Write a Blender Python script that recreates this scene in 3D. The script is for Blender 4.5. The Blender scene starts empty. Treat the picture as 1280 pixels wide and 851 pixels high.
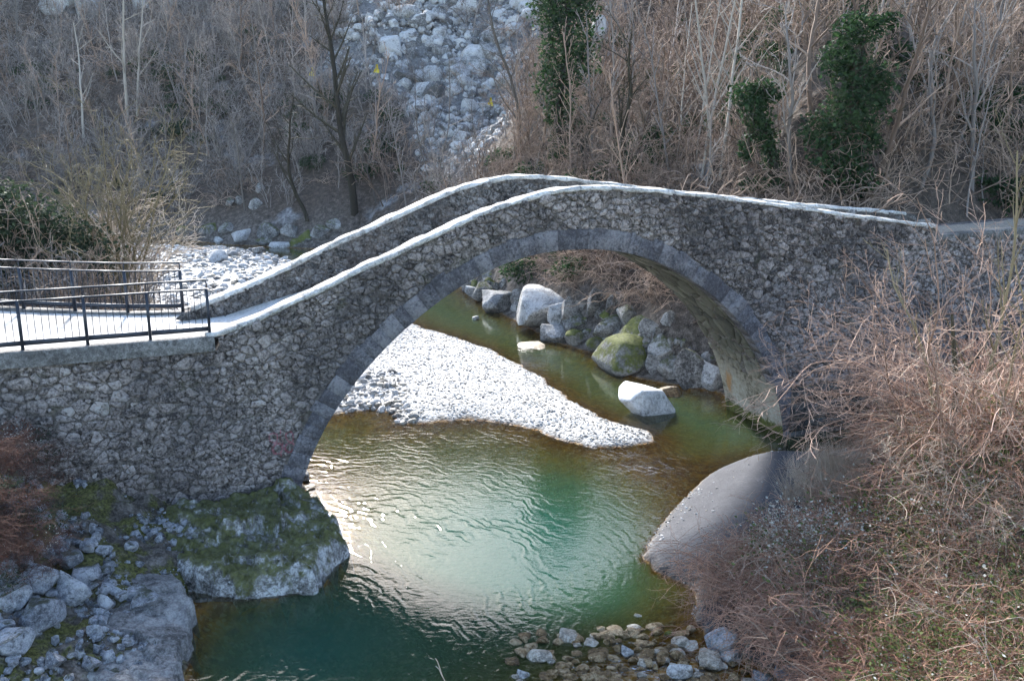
import bpy, math, random
import numpy as np
from mathutils import Vector, Matrix

# ------------------------------------------------------------------ camera, world, sun, exposure
FPX, YH, CAMH = 1150.0, 145.0, 8.0
PITCH = math.atan((425.5 - YH) / FPX)
SUN_AZ, SUN_EL = math.radians(-15), math.radians(29.5)
scene = bpy.context.scene
C = scene.collection
cam_data = bpy.data.cameras.new('camera')
cam_data.sensor_width = 36.0
cam_data.lens = FPX / 1280 * 36.0
cam_data.clip_end = 2000
cam = bpy.data.objects.new('camera', cam_data)
cam.location = (0, 0, CAMH)
cam.rotation_euler = (math.pi / 2 - PITCH, 0, 0)
C.objects.link(cam)
scene.camera = cam

world = bpy.data.worlds.new('World')
scene.world = world
world.use_nodes = True
wn = world.node_tree
bg = wn.nodes['Background']
sky = wn.nodes.new('ShaderNodeTexSky')
sky.sky_type = 'NISHITA'
sky.sun_disc = False
sky.sun_elevation = SUN_EL
sky.sun_rotation = SUN_AZ
sky.air_density = 1.0
sky.dust_density = 0.9
bg.inputs['Strength'].default_value = 0.15
wn.links.new(sky.outputs[0], bg.inputs['Color'])

sun_data = bpy.data.lights.new('sun', 'SUN')
sun_data.energy = 5.0
sun_data.angle = math.radians(5.0)   # slightly veiled winter sun
sun_data.color = (1.0, 0.97, 0.93)
sun = bpy.data.objects.new('sun', sun_data)
SUNV = Vector((math.sin(SUN_AZ) * math.cos(SUN_EL), math.cos(SUN_AZ) * math.cos(SUN_EL), math.sin(SUN_EL)))
sun.rotation_euler = (-SUNV).to_track_quat('-Z', 'Y').to_euler()
sun.location = (-20, 60, 60)
C.objects.link(sun)

vs = scene.view_settings
vs.view_transform = 'Standard'
vs.look = 'None'
vs.exposure = 1.75
vs.gamma = 1.0
scene.cycles.max_bounces = 4
scene.cycles.diffuse_bounces = 2
scene.cycles.use_adaptive_sampling = True
scene.cycles.adaptive_threshold = 0.03
scene.cycles.transparent_max_bounces = 8
scene.cycles.use_denoising = True

HAZE = True
R = np.random.RandomState(7)
random.seed(7)

# ------------------------------------------------------------------ numeric helpers
_T2 = np.random.RandomState(3).rand(256, 256)
_T3 = np.random.RandomState(4).rand(48, 48, 48)

def vn2(x, y):
    xi, yi = np.floor(x).astype(int), np.floor(y).astype(int)
    u, v = x - xi, y - yi
    u, v = u * u * (3 - 2 * u), v * v * (3 - 2 * v)
    a, b = _T2[xi & 255, yi & 255], _T2[(xi + 1) & 255, yi & 255]
    c, d = _T2[xi & 255, (yi + 1) & 255], _T2[(xi + 1) & 255, (yi + 1) & 255]
    return (a * (1 - u) + b * u) * (1 - v) + (c * (1 - u) + d * u) * v

def fbm2(x, y, o=4):
    s, a, t = 0, .5, 0
    for i in range(o):
        s = s + a * vn2(x * 2 ** i + 17.3 * i, y * 2 ** i + 9.1 * i)
        t += a
        a *= .5
    return s / t

def vn3(p):
    pi = np.floor(p).astype(int)
    f = p - pi
    f = f * f * (3 - 2 * f)
    r = 0
    for dx in (0, 1):
        for dy in (0, 1):
            for dz in (0, 1):
                w = (f[:, 0] if dx else 1 - f[:, 0]) * (f[:, 1] if dy else 1 - f[:, 1]) * (f[:, 2] if dz else 1 - f[:, 2])
                r = r + w * _T3[(pi[:, 0] + dx) % 48, (pi[:, 1] + dy) % 48, (pi[:, 2] + dz) % 48]
    return r

def fbm3(p, o=3):
    s, a, t = 0, .5, 0
    for i in range(o):
        s = s + a * vn3(p * 2 ** i + 5.7 * i)
        t += a
        a *= .5
    return s / t

def sstep(a, b, x):
    t = np.clip((x - a) / (b - a), 0, 1)
    return t * t * (3 - 2 * t)

_c, _s = math.cos(PITCH), math.sin(PITCH)
def ray(px, py):
    a, b = (px - 640) / FPX, (425.5 - py) / FPX
    return np.array([a, _c + b * _s, -_s + b * _c])
def onz(px, py, z=0.0):
    r = ray(px, py)
    return np.array([0, 0, CAMH]) + r * ((z - CAMH) / r[2])
def onz2(pts, z=0.0):
    return [tuple(onz(x, y, z)[:2]) for x, y in pts]

def chaikin(P, it=2):
    P = np.array(P, float)
    for _ in range(it):
        Q = np.roll(P, -1, 0)
        P = np.stack([P * .75 + Q * .25, P * .25 + Q * .75], 1).reshape(-1, 2)
    return P
def poly_sd(x, y, poly):
    """signed distance, positive inside"""
    P = np.array(poly, float)
    Q = np.roll(P, -1, 0)
    d2 = np.full(x.shape, 1e18)
    ins = np.zeros(x.shape, bool)
    for (ax, ay), (bx, by) in zip(P, Q):
        ex, ey = bx - ax, by - ay
        t = np.clip(((x - ax) * ex + (y - ay) * ey) / (ex * ex + ey * ey + 1e-12), 0, 1)
        dx, dy = x - ax - t * ex, y - ay - t * ey
        d2 = np.minimum(d2, dx * dx + dy * dy)
        c = (ay > y) != (by > y)
        with np.errstate(divide='ignore', invalid='ignore'):
            xx = (bx - ax) * (y - ay) / (by - ay + 1e-20) + ax
        ins ^= c & (x < xx)
    d = np.sqrt(d2)
    return np.where(ins, d, -d)

# ------------------------------------------------------------------ mesh and object helpers
def mesh_from(name, V, faces, mat=None, smooth=False, attrs=None):
    """faces: list of int arrays (n,k)"""
    me = bpy.data.meshes.new(name)
    V = np.asarray(V, np.float32)
    me.vertices.add(len(V))
    me.vertices.foreach_set('co', V.ravel())
    faces = [np.asarray(f, np.int32) for f in faces if len(f)]
    nl = sum(f.size for f in faces)
    nf = sum(len(f) for f in faces)
    me.loops.add(nl)
    me.polygons.add(nf)
    me.loops.foreach_set('vertex_index', np.concatenate([f.ravel() for f in faces]))
    tot = np.concatenate([np.full(len(f), f.shape[1], np.int32) for f in faces])
    st = np.concatenate([[0], np.cumsum(tot)[:-1]]).astype(np.int32)
    me.polygons.foreach_set('loop_start', st)
    me.polygons.foreach_set('loop_total', tot)
    if smooth:
        me.polygons.foreach_set('use_smooth', np.ones(nf, bool))
    for k, a in (attrs or {}).items():
        a = np.asarray(a, np.float32)
        if a.ndim == 1:
            at = me.attributes.new(k, 'FLOAT', 'POINT')
            at.data.foreach_set('value', a)
        else:
            at = me.attributes.new(k, 'FLOAT_COLOR', 'POINT')
            at.data.foreach_set('color', np.c_[a, np.ones(len(a))].astype(np.float32).ravel() if a.shape[1] == 3 else a.ravel())
    me.update(calc_edges=True)
    me.validate()
    if mat:
        me.materials.append(mat)
    return me

def obj(name, me, parent=None, loc=(0, 0, 0), rot=(0, 0, 0), scale=(1, 1, 1)):
    o = bpy.data.objects.new(name, me)
    C.objects.link(o)
    o.location, o.rotation_euler, o.scale = loc, rot, scale
    if parent:
        o.parent = parent
        o.matrix_parent_inverse = Matrix.Translation(-parent.location)
    return o

def tag(o, label, cat, group=None, kind=None):
    o['label'] = label
    o['category'] = cat
    if group:
        o['group'] = group
    if kind:
        o['kind'] = kind
    return o

def thing(name, label, cat, loc, group=None):
    o = bpy.data.objects.new(name, None)
    C.objects.link(o)
    o.location = loc
    return tag(o, label, cat, group)

class MB:
    """collects pieces into one mesh"""
    def __init__(self):
        self.V, self.F, self.n, self.A = [], {}, 0, []
    def add(self, V, faces, tone=0.5):
        V = np.asarray(V, float)
        for f in faces:
            f = np.asarray(f)
            if len(f):
                self.F.setdefault(f.shape[1], []).append(f + self.n)
        self.V.append(V)
        self.A.append(np.full(len(V), tone) if np.isscalar(tone) else tone)
        self.n += len(V)
    def box(self, c, sx, sy, sz, ax=(1, 0, 0), ay=(0, 1, 0), az=(0, 0, 1), tone=.5):
        c, ax, ay, az = map(np.array, (c, ax, ay, az))
        V = [c + ax * (sx * i / 2) + ay * (sy * j / 2) + az * (sz * k / 2) for i in (-1, 1) for j in (-1, 1) for k in (-1, 1)]
        self.add(V, [np.array([[0, 1, 3, 2], [4, 6, 7, 5], [0, 4, 5, 1], [2, 3, 7, 6], [0, 2, 6, 4], [1, 5, 7, 3]])], tone)
    def tube(self, pts, rad, sides=4, tone=.5):
        P = np.asarray(pts, float)
        n = len(P)
        rad = np.broadcast_to(np.asarray(rad, float), (n,))
        t = np.gradient(P, axis=0)
        t /= np.linalg.norm(t, axis=1)[:, None] + 1e-9
        g = P[-1] - P[0]
        ref = np.array([.31, .22, .93]) if abs(g[2]) < .8 * np.linalg.norm(g) else np.array([.9, .37, .2])
        u = np.cross(t, ref)
        u /= np.linalg.norm(u, axis=1)[:, None] + 1e-9
        v = np.cross(t, u)
        a = np.arange(sides) * 2 * np.pi / sides
        V = (P[:, None] + rad[:, None, None] * (np.cos(a)[None, :, None] * u[:, None] + np.sin(a)[None, :, None] * v[:, None])).reshape(-1, 3)
        i = np.arange(n - 1)[:, None] * sides
        j = np.arange(sides)[None]
        k = (j + 1) % sides
        self.add(V, [np.stack([i + j, i + k, i + sides + k, i + sides + j], -1).reshape(-1, 4)], tone)
    def mesh(self, name, mat, smooth=False):
        return mesh_from(name, np.concatenate(self.V), [np.concatenate(f) for f in self.F.values()], mat, smooth, {'tone': np.concatenate(self.A)})

# ------------------------------------------------------------------ materials
class NT:
    def __init__(self, name):
        self.m = bpy.data.materials.new(name)
        self.m.use_nodes = True
        self.t = self.m.node_tree
        self.b = self.t.nodes['Principled BSDF']
        self.out = self.t.nodes['Material Output']
    def n(self, typ, ins=None, **kw):
        nd = self.t.nodes.new('ShaderNode' + typ)
        for k, v in kw.items():
            setattr(nd, k, v)
        for k, v in (ins or {}).items():
            if hasattr(v, 'is_output') or isinstance(v, bpy.types.NodeSocket):
                self.t.links.new(v, nd.inputs[k])
            else:
                nd.inputs[k].default_value = v
        return nd
    def pos(self):
        return self.n('NewGeometry').outputs['Position']
    def objpos(self):
        return self.n('TexCoord').outputs['Object']
    def noise(self, vec, scale, detail=4, rough=.55, dist=0.0):
        return self.n('TexNoise', {'Vector': vec, 'Scale': scale, 'Detail': detail, 'Roughness': rough, 'Distortion': dist}).outputs['Fac']
    def vor(self, vec, scale, feature='F1', out='Distance'):
        return self.n('TexVoronoi', {'Vector': vec, 'Scale': scale}, feature=feature).outputs[out]
    def ramp(self, fac, stops):
        nd = self.n('ValToRGB', {'Fac': fac})
        cr = nd.color_ramp
        while len(cr.elements) < len(stops):
            cr.elements.new(.5)
        for e, (p, c) in zip(cr.elements, stops):
            e.position = p
            e.color = (*c, 1) if len(c) == 3 else c
        return nd.outputs['Color']
    def step(self, x, a, b):
        return self.n('MapRange', {'Value': x, 'From Min': a, 'From Max': b}, interpolation_type='SMOOTHSTEP').outputs[0]
    def math(self, op, a, b=0.0, c=0.0):
        return self.n('Math', {0: a, 1: b, 2: c}, operation=op).outputs[0]
    def mix(self, f, a, b, mode='MIX'):
        nd = self.n('Mix', data_type='RGBA', blend_type=mode)
        for k, v in ((0, f), (6, a), (7, b)):
            if isinstance(v, bpy.types.NodeSocket):
                self.t.links.new(v, nd.inputs[k])
            else:
                nd.inputs[k].default_value = (*v, 1) if isinstance(v, tuple) and len(v) == 3 else v
        return nd.outputs[2]
    def attr(self, name, out='Fac'):
        return self.n('Attribute', attribute_name=name).outputs[out]
    def sep(self, col):
        return self.n('SeparateColor', {'Color': col}).outputs
    def xyz(self, v):
        return self.n('SeparateXYZ', {'Vector': v}).outputs
    def set(self, **kw):
        for k, v in kw.items():
            k = k.replace('_', ' ')
            if isinstance(v, bpy.types.NodeSocket):
                self.t.links.new(v, self.b.inputs[k])
            else:
                self.b.inputs[k].default_value = v
        return self
    def bump(self, h, strength=.5, dist=.05, normal=None):
        ins = {'Height': h, 'Strength': strength, 'Distance': dist}
        if normal is not None:
            ins['Normal'] = normal
        return self.n('Bump', ins).outputs['Normal']

# bridge frame: P0 = foot of the right springing on the near face
TH = math.radians(21.5)
P0 = onz(983, 545, 0)
BD = np.array([math.cos(TH), math.sin(TH), 0.0])
BN = np.array([-math.sin(TH), math.cos(TH), 0.0])
def B(s, z, o=0.0):
    """point on the bridge: s along, z up, o into the bridge from the near face"""
    s, z, o = np.broadcast_arrays(np.asarray(s, float), z, o)
    return P0 + s[..., None] * BD + o[..., None] * BN + z[..., None] * np.array([0, 0, 1.0])
def face(px, py, o=0.0):
    r = ray(px, py)
    O = np.array([0, 0, CAMH])
    t = ((P0 + BN * o - O) @ BN) / (r @ BN)
    P = O + r * t
    return float((P - P0) @ BD), float(P[2])

def mat_masonry(name, dark=(.045, .043, .045), light=(.30, .29, .285), moss=.35, graffiti=False):
    m = NT(name)
    p = m.pos()
    tone = m.attr('tone')
    big = m.noise(p, .45, 3)
    fine = m.noise(p, 9, 6, .65)
    vfine = m.noise(p, 40, 3, .6)
    mid = m.noise(p, 22, 4, .7)
    v = m.math('ADD', m.math('MULTIPLY', tone, .75), m.math('ADD', m.math('MULTIPLY', m.math('SUBTRACT', fine, .5), 1.35), m.math('MULTIPLY', m.math('SUBTRACT', mid, .5), 1.7)))
    col = m.ramp(v, [(0.0, tuple(.5 * a for a in dark)), (.28, tuple(.4 * a + .6 * b for a, b in zip(light, dark))), (.62, light), (.95, (.52, .50, .475))])
    lich = m.step(m.noise(p, 6.5, 5, .7), .60, .68)
    col = m.mix(m.math('MULTIPLY', lich, .45), col, tuple(min(1, 1.5 * a) for a in light))
    pit = m.step(m.noise(p, 15, 4, .7), .44, .34)
    col = m.mix(m.math('MULTIPLY', pit, .55), col, tuple(.3 * a for a in dark))
    # weathering: large dark streaks under the coping and warm lime patches
    stain = m.step(big, .42, .66)
    col = m.mix(m.math('MULTIPLY', stain, .55), col, (.05, .048, .052))
    warm = m.step(m.noise(p, .8, 4), .55, .72)
    col = m.mix(m.math('MULTIPLY', warm, .35), col, (.19, .15, .125))
    ms = m.math('MULTIPLY', m.step(m.noise(p, 1.6, 5, .65), .60, .70), moss)
    col = m.mix(ms, col, (.045, .06, .018))
    if graffiti:
        x = m.n('VectorMath', {0: m.n('VectorMath', {0: p, 1: tuple(P0)}, operation='SUBTRACT').outputs[0], 1: tuple(BD)}, operation='DOT_PRODUCT').outputs['Value']
        z = m.xyz(p)[2]
        wob = m.math('MULTIPLY', m.math('SUBTRACT', m.noise(p, 5, 2), .5), .10)
        acc = None
        for (cx, cy, rx, ry) in [(-12.50, 1.40, .085, .115), (-12.48, 1.62, .07, .11), (-12.74, 1.40, .10, .12), (-12.80, 1.64, .08, .10), (-12.66, 1.50, .02, .26)]:
            dx = m.math('DIVIDE', m.math('SUBTRACT', m.math('ADD', x, wob), cx), rx)
            dz = m.math('DIVIDE', m.math('SUBTRACT', m.math('SUBTRACT', z, wob), cy), ry)
            d = m.math('ABSOLUTE', m.math('SUBTRACT', m.math('SQRT', m.math('ADD', m.math('MULTIPLY', dx, dx), m.math('MULTIPLY', dz, dz))), 1.0))
            r = m.math('SUBTRACT', 1.0, m.step(d, .12, .30))
            acc = r if acc is None else m.math('MAXIMUM', acc, r)
        col = m.mix(m.math('MULTIPLY', m.math('MULTIPLY', acc, m.step(vfine, .35, .60)), .5), col, (.50, .07, .13))
    h = m.math('ADD', fine, m.math('ADD', m.math('MULTIPLY', mid, .8), m.math('MULTIPLY', pit, -.5)))
    m.set(Base_Color=col, Roughness=.92, Normal=m.bump(h, 1.0, .05))
    m.b.inputs['Specular IOR Level'].default_value = .25
    return m.m

M = {}
M['stone'] = mat_masonry('bridge stone', dark=(.115, .10, .094), light=(.47, .412, .385), graffiti=True)
M['core'] = mat_masonry('mortar joints', (.085, .074, .066), (.28, .248, .225), .4, graffiti=True)
M['parapet'] = mat_masonry('parapet stone', (.06, .056, .052), (.33, .305, .285), .15)

def mat_simple_rock(name, c0, c1, c2, moss=0.0, mosscol=(.10, .13, .015), scale=2.0, rough=.9, bump=.9, up_snow=0.0, rvar=.25, ctr=1.0):
    m = NT(name)
    p = m.pos()
    n1 = m.noise(p, scale, 6, .62, .3)
    n2 = m.noise(p, scale * 6, 5, .65)
    rnd = m.n('ObjectInfo').outputs['Random']
    n3 = m.noise(p, scale * 18, 4, .7)
    tex = m.math('ADD', m.math('MULTIPLY', m.math('SUBTRACT', n1, .5), 1.1 * ctr), m.math('ADD', m.math('MULTIPLY', m.math('SUBTRACT', n2, .5), 1.1 * ctr), m.math('MULTIPLY', m.math('SUBTRACT', n3, .5), .9 * ctr)))
    v = m.math('ADD', m.math('ADD', tex, .52), m.math('MULTIPLY', m.math('SUBTRACT', rnd, .5), rvar))
    col = m.ramp(v, [(.25, c0), (.52, c1), (.78, c2)])
    pit = m.step(m.noise(p, scale * 4.5, 4, .65, .5), .42, .30)
    col = m.mix(m.math('MULTIPLY', pit, .6), col, tuple(.4 * x for x in c0))
    wht = m.step(m.noise(p, scale * 9, 5, .7), .58, .70)
    col = m.mix(m.math('MULTIPLY', wht, .4), col, tuple(min(.9, 1.25 * x) for x in c2))
    nz = m.xyz(m.n('NewGeometry').outputs['Normal'])[2]
    if up_snow:
        sn = m.step(m.math('ADD', nz, m.math('MULTIPLY', m.math('SUBTRACT', n2, .5), .6)), .25, .6)
        col = m.mix(m.math('MULTIPLY', sn, up_snow), col, (.78, .79, .80))
    if moss:
        mm = m.step(m.math('ADD', m.math('MULTIPLY', nz, .22), m.math('ADD', m.math('MULTIPLY', m.noise(p, 2.2, 6, .75), .75), m.math('MULTIPLY', n3, .28))), .70 - .22 * moss, .82 - .22 * moss)
        mm = m.math('MULTIPLY', mm, .9)
        col = m.mix(mm, col, m.ramp(m.noise(p, 12, 3), [(.3, tuple(.4 * x for x in mosscol)), (.7, mosscol)]))
    h = m.math('SUBTRACT', m.math('ADD', n1, m.math('MULTIPLY', n2, .8)), m.math('MULTIPLY', pit, .4))
    m.set(Base_Color=col, Roughness=rough, Normal=m.bump(h, bump, .06))
    m.b.inputs['Specular IOR Level'].default_value = .3
    return m.m

M['voussoir'] = mat_simple_rock('dressed arch stone', (.065, .062, .070), (.135, .13, .142), (.25, .24, .25), scale=3.0, bump=.9, rvar=.32)
M['coping'] = mat_simple_rock('pale coping with frost', (.24, .225, .205), (.54, .52, .49), (.76, .745, .72), scale=3, bump=.9, ctr=.8)
M['curb'] = mat_simple_rock('weathered concrete', (.07, .066, .062), (.14, .135, .127), (.26, .252, .24), scale=2.2, bump=.6)
M['boulder'] = mat_simple_rock('limestone boulder', (.05, .048, .045), (.21, .203, .192), (.43, .42, .40), moss=.2, mosscol=(.10, .11, .02), scale=2.4)
M['boulder_white'] = mat_simple_rock('pale limestone boulder', (.07, .07, .066), (.27, .265, .255), (.50, .495, .48), scale=2.4, up_snow=.12)
M['boulder_snow'] = mat_simple_rock('frosted boulder', (.22, .22, .22), (.52, .52, .52), (.76, .76, .76), scale=2.4, up_snow=.75)
M['boulder_moss'] = mat_simple_rock('mossy boulder', (.08, .08, .075), (.20, .195, .18), (.36, .35, .33), moss=.75, mosscol=(.14, .16, .02), scale=1.5)
M['boulder_shade'] = mat_simple_rock('limestone tinted blue by shade', (.10, .105, .12), (.27, .28, .30), (.44, .45, .47), moss=.08, mosscol=(.05, .055, .018), scale=2.6)  # limestone for the near rocks, bluish cast of the shade put into its colour
M['boulder_wet'] = mat_simple_rock('wet brown cobble', (.05, .03, .012), (.16, .10, .04), (.36, .28, .17), scale=3, rough=.35)
M['cobble'] = mat_simple_rock('river cobble', (.13, .115, .09), (.32, .285, .23), (.55, .51, .44), scale=3, rough=.45)
M['scree'] = mat_simple_rock('blue grey scree', (.10, .098, .096), (.30, .296, .29), (.54, .535, .525), scale=1.4, rvar=.6)
M['gravel_a'] = mat_simple_rock('grey gravel', (.13, .128, .122), (.38, .372, .36), (.62, .61, .595), scale=3, rvar=.9)
M['gravel_b'] = mat_simple_rock('pale gravel', (.28, .276, .268), (.47, .465, .455), (.64, .635, .625), scale=3, rvar=.7)
M['outcrop'] = mat_simple_rock('mossy outcrop', (.035, .034, .03), (.20, .195, .185), (.56, .56, .55), moss=.54, mosscol=(.13, .135, .03), scale=1.9, bump=1.0)
M['ledge'] = mat_simple_rock('pale ledge', (.06, .058, .055), (.17, .165, .16), (.30, .295, .28), scale=1.6, bump=.6)

def mat_vault():
    m = NT('vault soffit stone')
    p = m.pos()
    z = m.xyz(p)[2]
    tone = m.attr('tone')
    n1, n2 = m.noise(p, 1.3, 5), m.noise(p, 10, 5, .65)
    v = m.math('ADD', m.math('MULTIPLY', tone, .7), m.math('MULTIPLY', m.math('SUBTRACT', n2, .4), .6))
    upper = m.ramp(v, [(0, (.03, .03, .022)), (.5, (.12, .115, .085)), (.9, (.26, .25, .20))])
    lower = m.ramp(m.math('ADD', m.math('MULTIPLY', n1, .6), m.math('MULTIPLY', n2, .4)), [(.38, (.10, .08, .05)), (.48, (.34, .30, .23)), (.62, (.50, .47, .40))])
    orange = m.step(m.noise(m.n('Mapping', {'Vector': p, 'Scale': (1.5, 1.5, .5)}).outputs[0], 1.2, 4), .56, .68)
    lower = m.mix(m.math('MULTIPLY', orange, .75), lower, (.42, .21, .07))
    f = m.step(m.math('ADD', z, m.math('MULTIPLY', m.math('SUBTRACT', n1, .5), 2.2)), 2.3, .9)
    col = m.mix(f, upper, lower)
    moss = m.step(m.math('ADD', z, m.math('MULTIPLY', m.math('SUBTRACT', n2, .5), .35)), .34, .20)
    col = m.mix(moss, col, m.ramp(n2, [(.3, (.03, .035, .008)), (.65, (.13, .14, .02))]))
    m.set(Base_Color=col, Roughness=.9, Normal=m.bump(m.math('ADD', n2, n1), .5, .03))
    return m.m
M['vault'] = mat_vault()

def mat_twig(name, c0, c1, rnd=.5):
    m = NT(name)
    r = m.n('ObjectInfo').outputs['Random']
    t = m.attr('tone')
    v = m.math('ADD', m.math('MULTIPLY', r, rnd), m.math('MULTIPLY', t, 1 - rnd))
    m.set(Base_Color=m.ramp(v, [(0, c0), (1, c1)]), Roughness=.85)
    m.b.inputs['Specular IOR Level'].default_value = .2
    return m.m
M['twig_grey'] = mat_twig('grey brown twigs', (.13, .115, .11), (.47, .43, .41))
M['twig_pink'] = mat_twig('pinkish brown twigs', (.18, .115, .085), (.54, .405, .315))
M['twig_red'] = mat_twig('rusty bramble canes', (.10, .042, .026), (.66, .40, .28))
M['twig_straw'] = mat_twig('straw coloured stems', (.28, .21, .15), (.62, .52, .42))
M['twig_rose'] = mat_twig('rosy brown twigs', (.11, .065, .048), (.56, .39, .30))
M['scrub_grey'] = mat_twig('grey scrub', (.05, .043, .040), (.46, .41, .375), .25)
M['scrub_brown'] = mat_twig('brown scrub', (.055, .036, .027), (.52, .385, .295), .25)
M['bush_dark'] = mat_twig('dark russet stems', (.025, .013, .010), (.19, .10, .075), .2)
M['bark_dark'] = mat_twig('dark mossy bark', (.022, .02, .016), (.075, .068, .045))
M['bark_grey'] = mat_twig('grey bark', (.10, .088, .078), (.20, .18, .16))
M['bark_pale'] = mat_twig('pale birch bark', (.26, .235, .20), (.46, .42, .37))
M['bark_olive'] = mat_twig('yellow olive bark', (.14, .115, .065), (.30, .25, .155))
def mat_leaf(name, c0, c1):
    m = NT(name)
    t = m.attr('tone')
    col = m.ramp(t, [(0, c0), (1, c1)])
    m.set(Base_Color=col, Roughness=.75)
    m.b.inputs['Specular IOR Level'].default_value = .12
    tr = m.n('BsdfTranslucent', {'Color': col})
    mx = m.n('MixShader', {0: .3, 1: m.b.outputs[0], 2: tr.outputs[0]})
    m.t.links.new(mx.outputs[0], m.out.inputs['Surface'])
    return m.m
M['ivy'] = mat_leaf('ivy leaves', (.009, .026, .012), (.055, .105, .04))
M['holly'] = mat_leaf('dark evergreen leaves', (.014, .026, .016), (.06, .085, .048))
M['leaf_green'] = mat_leaf('bramble leaves', (.035, .055, .016), (.16, .19, .07))
M['leaf_pale'] = mat_leaf('frosted pale leaves', (.40, .40, .34), (.72, .72, .66))
M['leaf_red'] = mat_leaf('dead russet leaves', (.06, .022, .014), (.20, .085, .055))

def mat_metal():
    m = NT('dark painted railing')
    n = m.noise(m.pos(), 14, 4)
    m.set(Base_Color=m.ramp(n, [(.3, (.018, .022, .032)), (.7, (.035, .042, .058))]), Roughness=.42, Metallic=.2)
    return m.m
M['metal'] = mat_metal()
def mat_yellow():
    m = NT('yellow paint')
    m.set(Base_Color=m.ramp(m.noise(m.pos(), 9, 3), [(.3, (.70, .52, .02)), (.7, (.85, .68, .04))]), Roughness=.6)
    return m.m
M['yellow'] = mat_yellow()

# ------------------------------------------------------------------ terrain
LB = tuple
BAR = onz2([(420, 517), (470, 512), (497, 518), (488, 532), (540, 529), (590, 523), (640, 530), (690, 545), (740, 561), (800, 558), (824, 547), (800, 534), (760, 524), (720, 503), (680, 475), (650, 455), (620, 440), (560, 419), (515, 405)]) + \
      [(-7.5, 41.5), (-10.5, 47), (-12.8, 52.2)] + onz2([(300, 316), (230, 316)]) + [(-34, 60), (-60, 62), (-60, 46), (-24, 43), (-14, 36), (-10, 27.5), (-6.8, 23.5)]
LEFTBACK = [(-4.55, 18.9), (-5.0, 19.8), (-6.1, 21.0), (-8.2, 22.6), (-9.3, 26), (-11.2, 32), (-15.5, 38), (-24, 44), (-36, 48), (-60, 50), (-70, 10), (-30, 9), (-12, 15.4)]
LEFTFRONT = onz2([(243, 862), (238, 800), (247, 752), (300, 750), (345, 748), (405, 735), (437, 690), (425, 668), (388, 648), (374, 625)]) + [(-4.7, 18.9), (-12, 16.0), (-30, 9), (-60, 5), (-60, -20), (-2, -20), (-2.6, 4), (-3.6, 9)]
RIGHT = onz2([(1125, 556), (1060, 566), (1000, 574), (950, 569), (890, 588), (850, 625), (815, 668), (800, 694), (815, 714), (840, 726), (872, 742), (862, 778), (900, 812), (955, 832), (992, 862)]) + [(3.6, 9.5), (2.9, 6), (2.4, 2), (2, -20), (70, -20), (70, 46), (30, 32), (10.4, 23.4)]
HILL = onz2([(250, 303), (330, 308), (440, 312)]) + [(-5.6, 48.5)] + onz2([(575, 360), (610, 385), (650, 405), (690, 428), (740, 442), (780, 470), (830, 480), (870, 487), (900, 492)]) + \
       [(6.2, 25.8), tuple(B(.35, 0, 2.6)[:2]), tuple(B(.7, 0, 1.2)[:2]), tuple(B(5, 0, 1.2)[:2]), tuple(B(12, 0, 1.6)[:2]), (80, 50), (260, 60), (260, 420), (-260, 420), (-260, 70), (-60, 70), (-33, 66)]

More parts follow.
